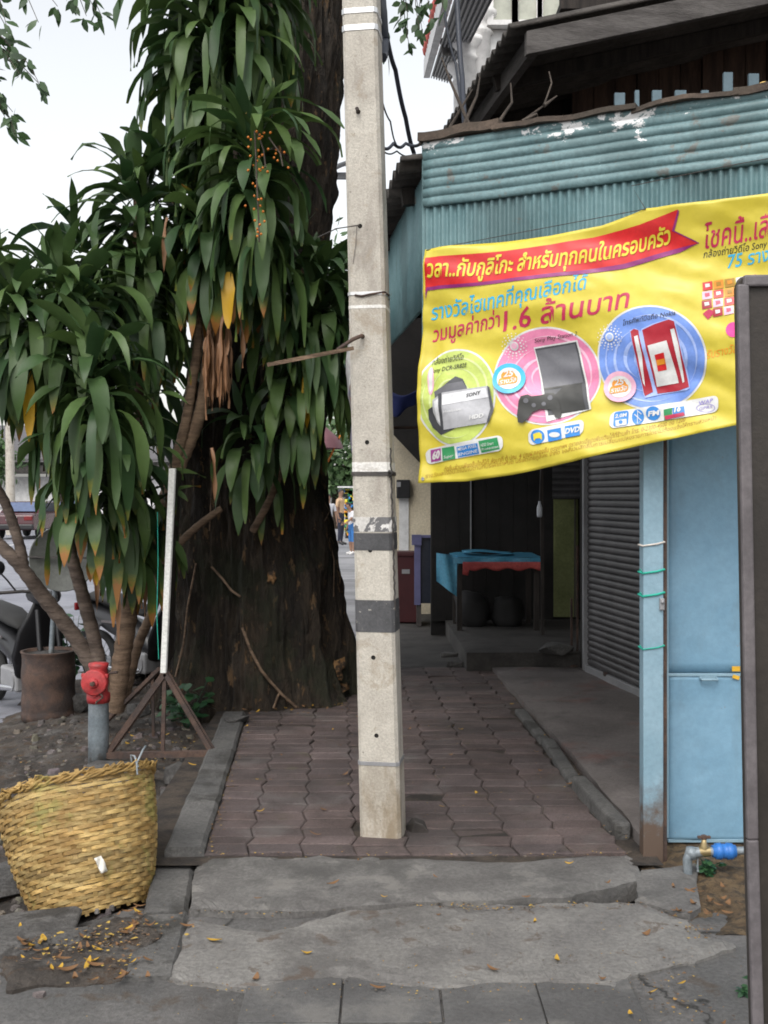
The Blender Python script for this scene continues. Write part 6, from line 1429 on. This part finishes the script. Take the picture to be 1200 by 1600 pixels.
tag((lambda mb: (mb.tube([P(517, 272, 9), P(522, 263, 8.8), P(532, 258, 8.5), (P(550, 252, 8.3))], .02, 8), mb.bar(P(515, 275, 9), P(560, 275, 8.8), .05, .05), mb.build('pole_bracket', M['greymetal'], None, P(530, 268, 8.8)))[-1])(MB()), 'curved grey bracket arm showing between trunk and pole', 'bracket')

# ================================================================ FALLEN LEAVES AND LITTER
rnd = random.Random(77); LM = []
for k in range(5):
    mb = MB(); L = .05 + .01 * k; N = 8; cv = rnd.uniform(.2, .6)
    for i in range(N + 1):
        t = i / N; w_ = .011 * math.sin(math.pi * min(.999, t * .96 + .02)) ** .8 + .0006; mb.a = (.3, 1.55 if k % 2 else 2, rnd.random())
        z = .003 + .030 * cv * (2 * t - 1) ** 2; mb.add([(L * (t - .5), -w_, z + .004), (L * (t - .5), .002 * math.sin(t * 5), z), (L * (t - .5), w_, z + .005 * cv)], [])
    for i in range(N):
        for q_ in (0, 1): b_ = i * 3 + q_; mb.f.append([b_, b_ + 3, b_ + 4, b_ + 1]); mb.sm.append(True); mb.mi.append(0)
    o = mb.build('fallen_leaf', M['dryleaf'], None, None, attr='lf', fixn=False); LM.append(o.data); bpy.data.objects.remove(o)
def litter(px, py, z, label, scale=1, k=None):
    p = G(px, py, z); o = bpy.data.objects.new('fallen_leaf', LM[rnd.randrange(5) if k is None else k]); COL.objects.link(o)
    o.location = p; o.rotation_euler = (rnd.uniform(-.25, .25), rnd.uniform(-.25, .25), rnd.uniform(0, 6.3)); s = scale * rnd.uniform(.4, .9); o.scale = (s, s * rnd.uniform(.8, 1.3), s)
    tag(o, label, 'leaf', 'fallen leaves'); return o
litter(408, 1268, .014, 'largest bright yellow fallen leaf, on the pavers left of the pole', 1.2, 1)
for px, py in ((402, 1218), (424, 1219), (492, 1304), (505, 1265), (300, 1195), (340, 1215), (356, 1172), (455, 1130), (520, 1140), (530, 1165), (690, 1260), (705, 1180), (745, 1240), (800, 1100), (845, 1205), (850, 1150), (890, 1225), (640, 1140), (560, 1120), (480, 1115), (385, 1135), (360, 1230), (330, 1290), (440, 1180), (540, 1210), (700, 1090), (720, 1140), (838, 1175)): litter(px, py, .014, 'yellow fallen leaf lying on the reddish pavers', .75)
for px, py in ((520, 1381), (403, 1404), (680, 1370), (600, 1402), (560, 1345), (822, 1402), (950, 1380), (890, 1350)): litter(px, py, .012, 'fallen leaf on the grey concrete slab edge', .8)
for px, py in ((292, 1447), (385, 1417), (370, 1417), (335, 1470), (535, 1412), (560, 1414), (685, 1430), (645, 1512), (478, 1490), (836, 1440), (770, 1515), (870, 1500), (940, 1530), (590, 1544), (1010, 1460), (400, 1530), (985, 1585), (1130, 1600), (1020, 1550), (1065, 1537)): litter(px, py, -.028, 'fallen leaf on the pale cement in the foreground', .9)
for k in range(80):
    a, b = rnd.choice((((20, 1470), (240, 1530)), ((60, 1480), (250, 1440)), ((150, 1160), (300, 1140)), ((230, 1290), (300, 1200)), ((5, 1500), (200, 1510)), ((160, 1500), (240, 1420)))); t = rnd.random()
    px, py = a[0] + (b[0] - a[0]) * t + rnd.gauss(0, 12), a[1] + (b[1] - a[1]) * t + rnd.gauss(0, 14)
    if px < 3: continue
    p = G(px, py, -.07); litter(px, py, max(verge_z(p.x, p.y), -.036) + .010 if p.y < 5 else verge_z(p.x, p.y) + .01, 'dry orange-brown leaf in the dirt around the basket and tripod sign', 1.0)
for k in range(22): litter(rnd.uniform(1050, 1158), rnd.uniform(1385, 1432), -.02, 'dry brown leaf on the soil under the water pipe', .8, 2 * rnd.randrange(2))
for k in range(26): litter(rnd.uniform(330, 545), rnd.uniform(1098, 1116), .02, 'dry leaf gathered at the foot of the big trunk', .8)
# crumbs of leaf, bark and dirt caught along the seams: too many and too small to count
mb = MB(); rnd = random.Random(91)
def crumbs(pix, z, n, spread, smax=.010):
    pts = [G(x, y, z) for x, y in pix]
    for k in range(n):
        i = rnd.randrange(len(pts) - 1); p = pts[i].lerp(pts[i + 1], rnd.random()) + Vector((rnd.gauss(0, spread), rnd.gauss(0, spread), 0))
        s_ = rnd.uniform(.002, smax) * rnd.uniform(.4, 1); a = rnd.uniform(0, 6.3); c = rnd.choice(((.30, .17, .05), (.16, .09, .045), (.08, .06, .045), (.05, .042, .036), (.12, .10, .08), (.4, .27, .06)))
        mb.a = c; m = rnd.choice((3, 4, 5)); q = [p + Vector((s_ * math.cos(a + 6.283 * t / m) * rnd.uniform(.5, 1.2), s_ * math.sin(a + 6.283 * t / m) * rnd.uniform(.5, 1.2), rnd.uniform(0, .5) * s_ + .002)) for t in range(m)]
        mb.add(q, [tuple(range(m))])
crumbs([(300, 1420), (420, 1428), (560, 1416), (640, 1408), (760, 1420), (990, 1412)], -.026, 420, .018)
crumbs([(272, 1535), (420, 1552), (560, 1538), (700, 1550), (860, 1540), (960, 1548)], -.032, 160, .02, .007)
crumbs([(392, 1118), (372, 1180), (345, 1260), (322, 1330)], .006, 330, .020)
crumbs([(340, 1105), (400, 1104), (470, 1104), (550, 1100)], .008, 420, .06)
crumbs([(775, 1055), (850, 1150), (905, 1225), (985, 1310)], .008, 300, .03)
crumbs([(320, 1334), (560, 1336), (800, 1338), (985, 1332)], .004, 160, .02)
crumbs([(400, 1280), (500, 1200), (700, 1240), (850, 1250), (700, 1120), (600, 1160)], .008, 520, .22, .006)
crumbs([(300, 1480), (600, 1480), (900, 1470), (1090, 1490), (1060, 1560), (700, 1580), (200, 1570)], -.024, 420, .16, .006)
crumbs([(1010, 1420), (1060, 1440), (1100, 1470), (1000, 1560), (1140, 1590)], -.034, 260, .04, .010)
crumbs([(60, 1480), (150, 1470), (220, 1450), (180, 1520)], -.024, 420, .07, .014)
crumbs([(160, 1185), (220, 1200), (300, 1170), (330, 1150), (250, 1140)], -.08, 420, .12, .016)
crumbs([(262, 1300), (290, 1240), (330, 1180)], -.085, 260, .05, .016)
crumbs([(40, 1180), (130, 1200), (60, 1250), (10, 1320)], -.10, 220, .16, .014)
cm = wmat('leaf_crumb', (1, 1, 1), (1, 1, 1), 5, .9, 0, 40, attr='tint', grit=.2)
o = mb.build('leaf_crumbs', cm, attr='tint', fixn=False); o['kind'] = 'stuff'; o['label'] = 'crumbs of dry leaf and dirt caught in the seams of the paving'; o['category'] = 'litter'
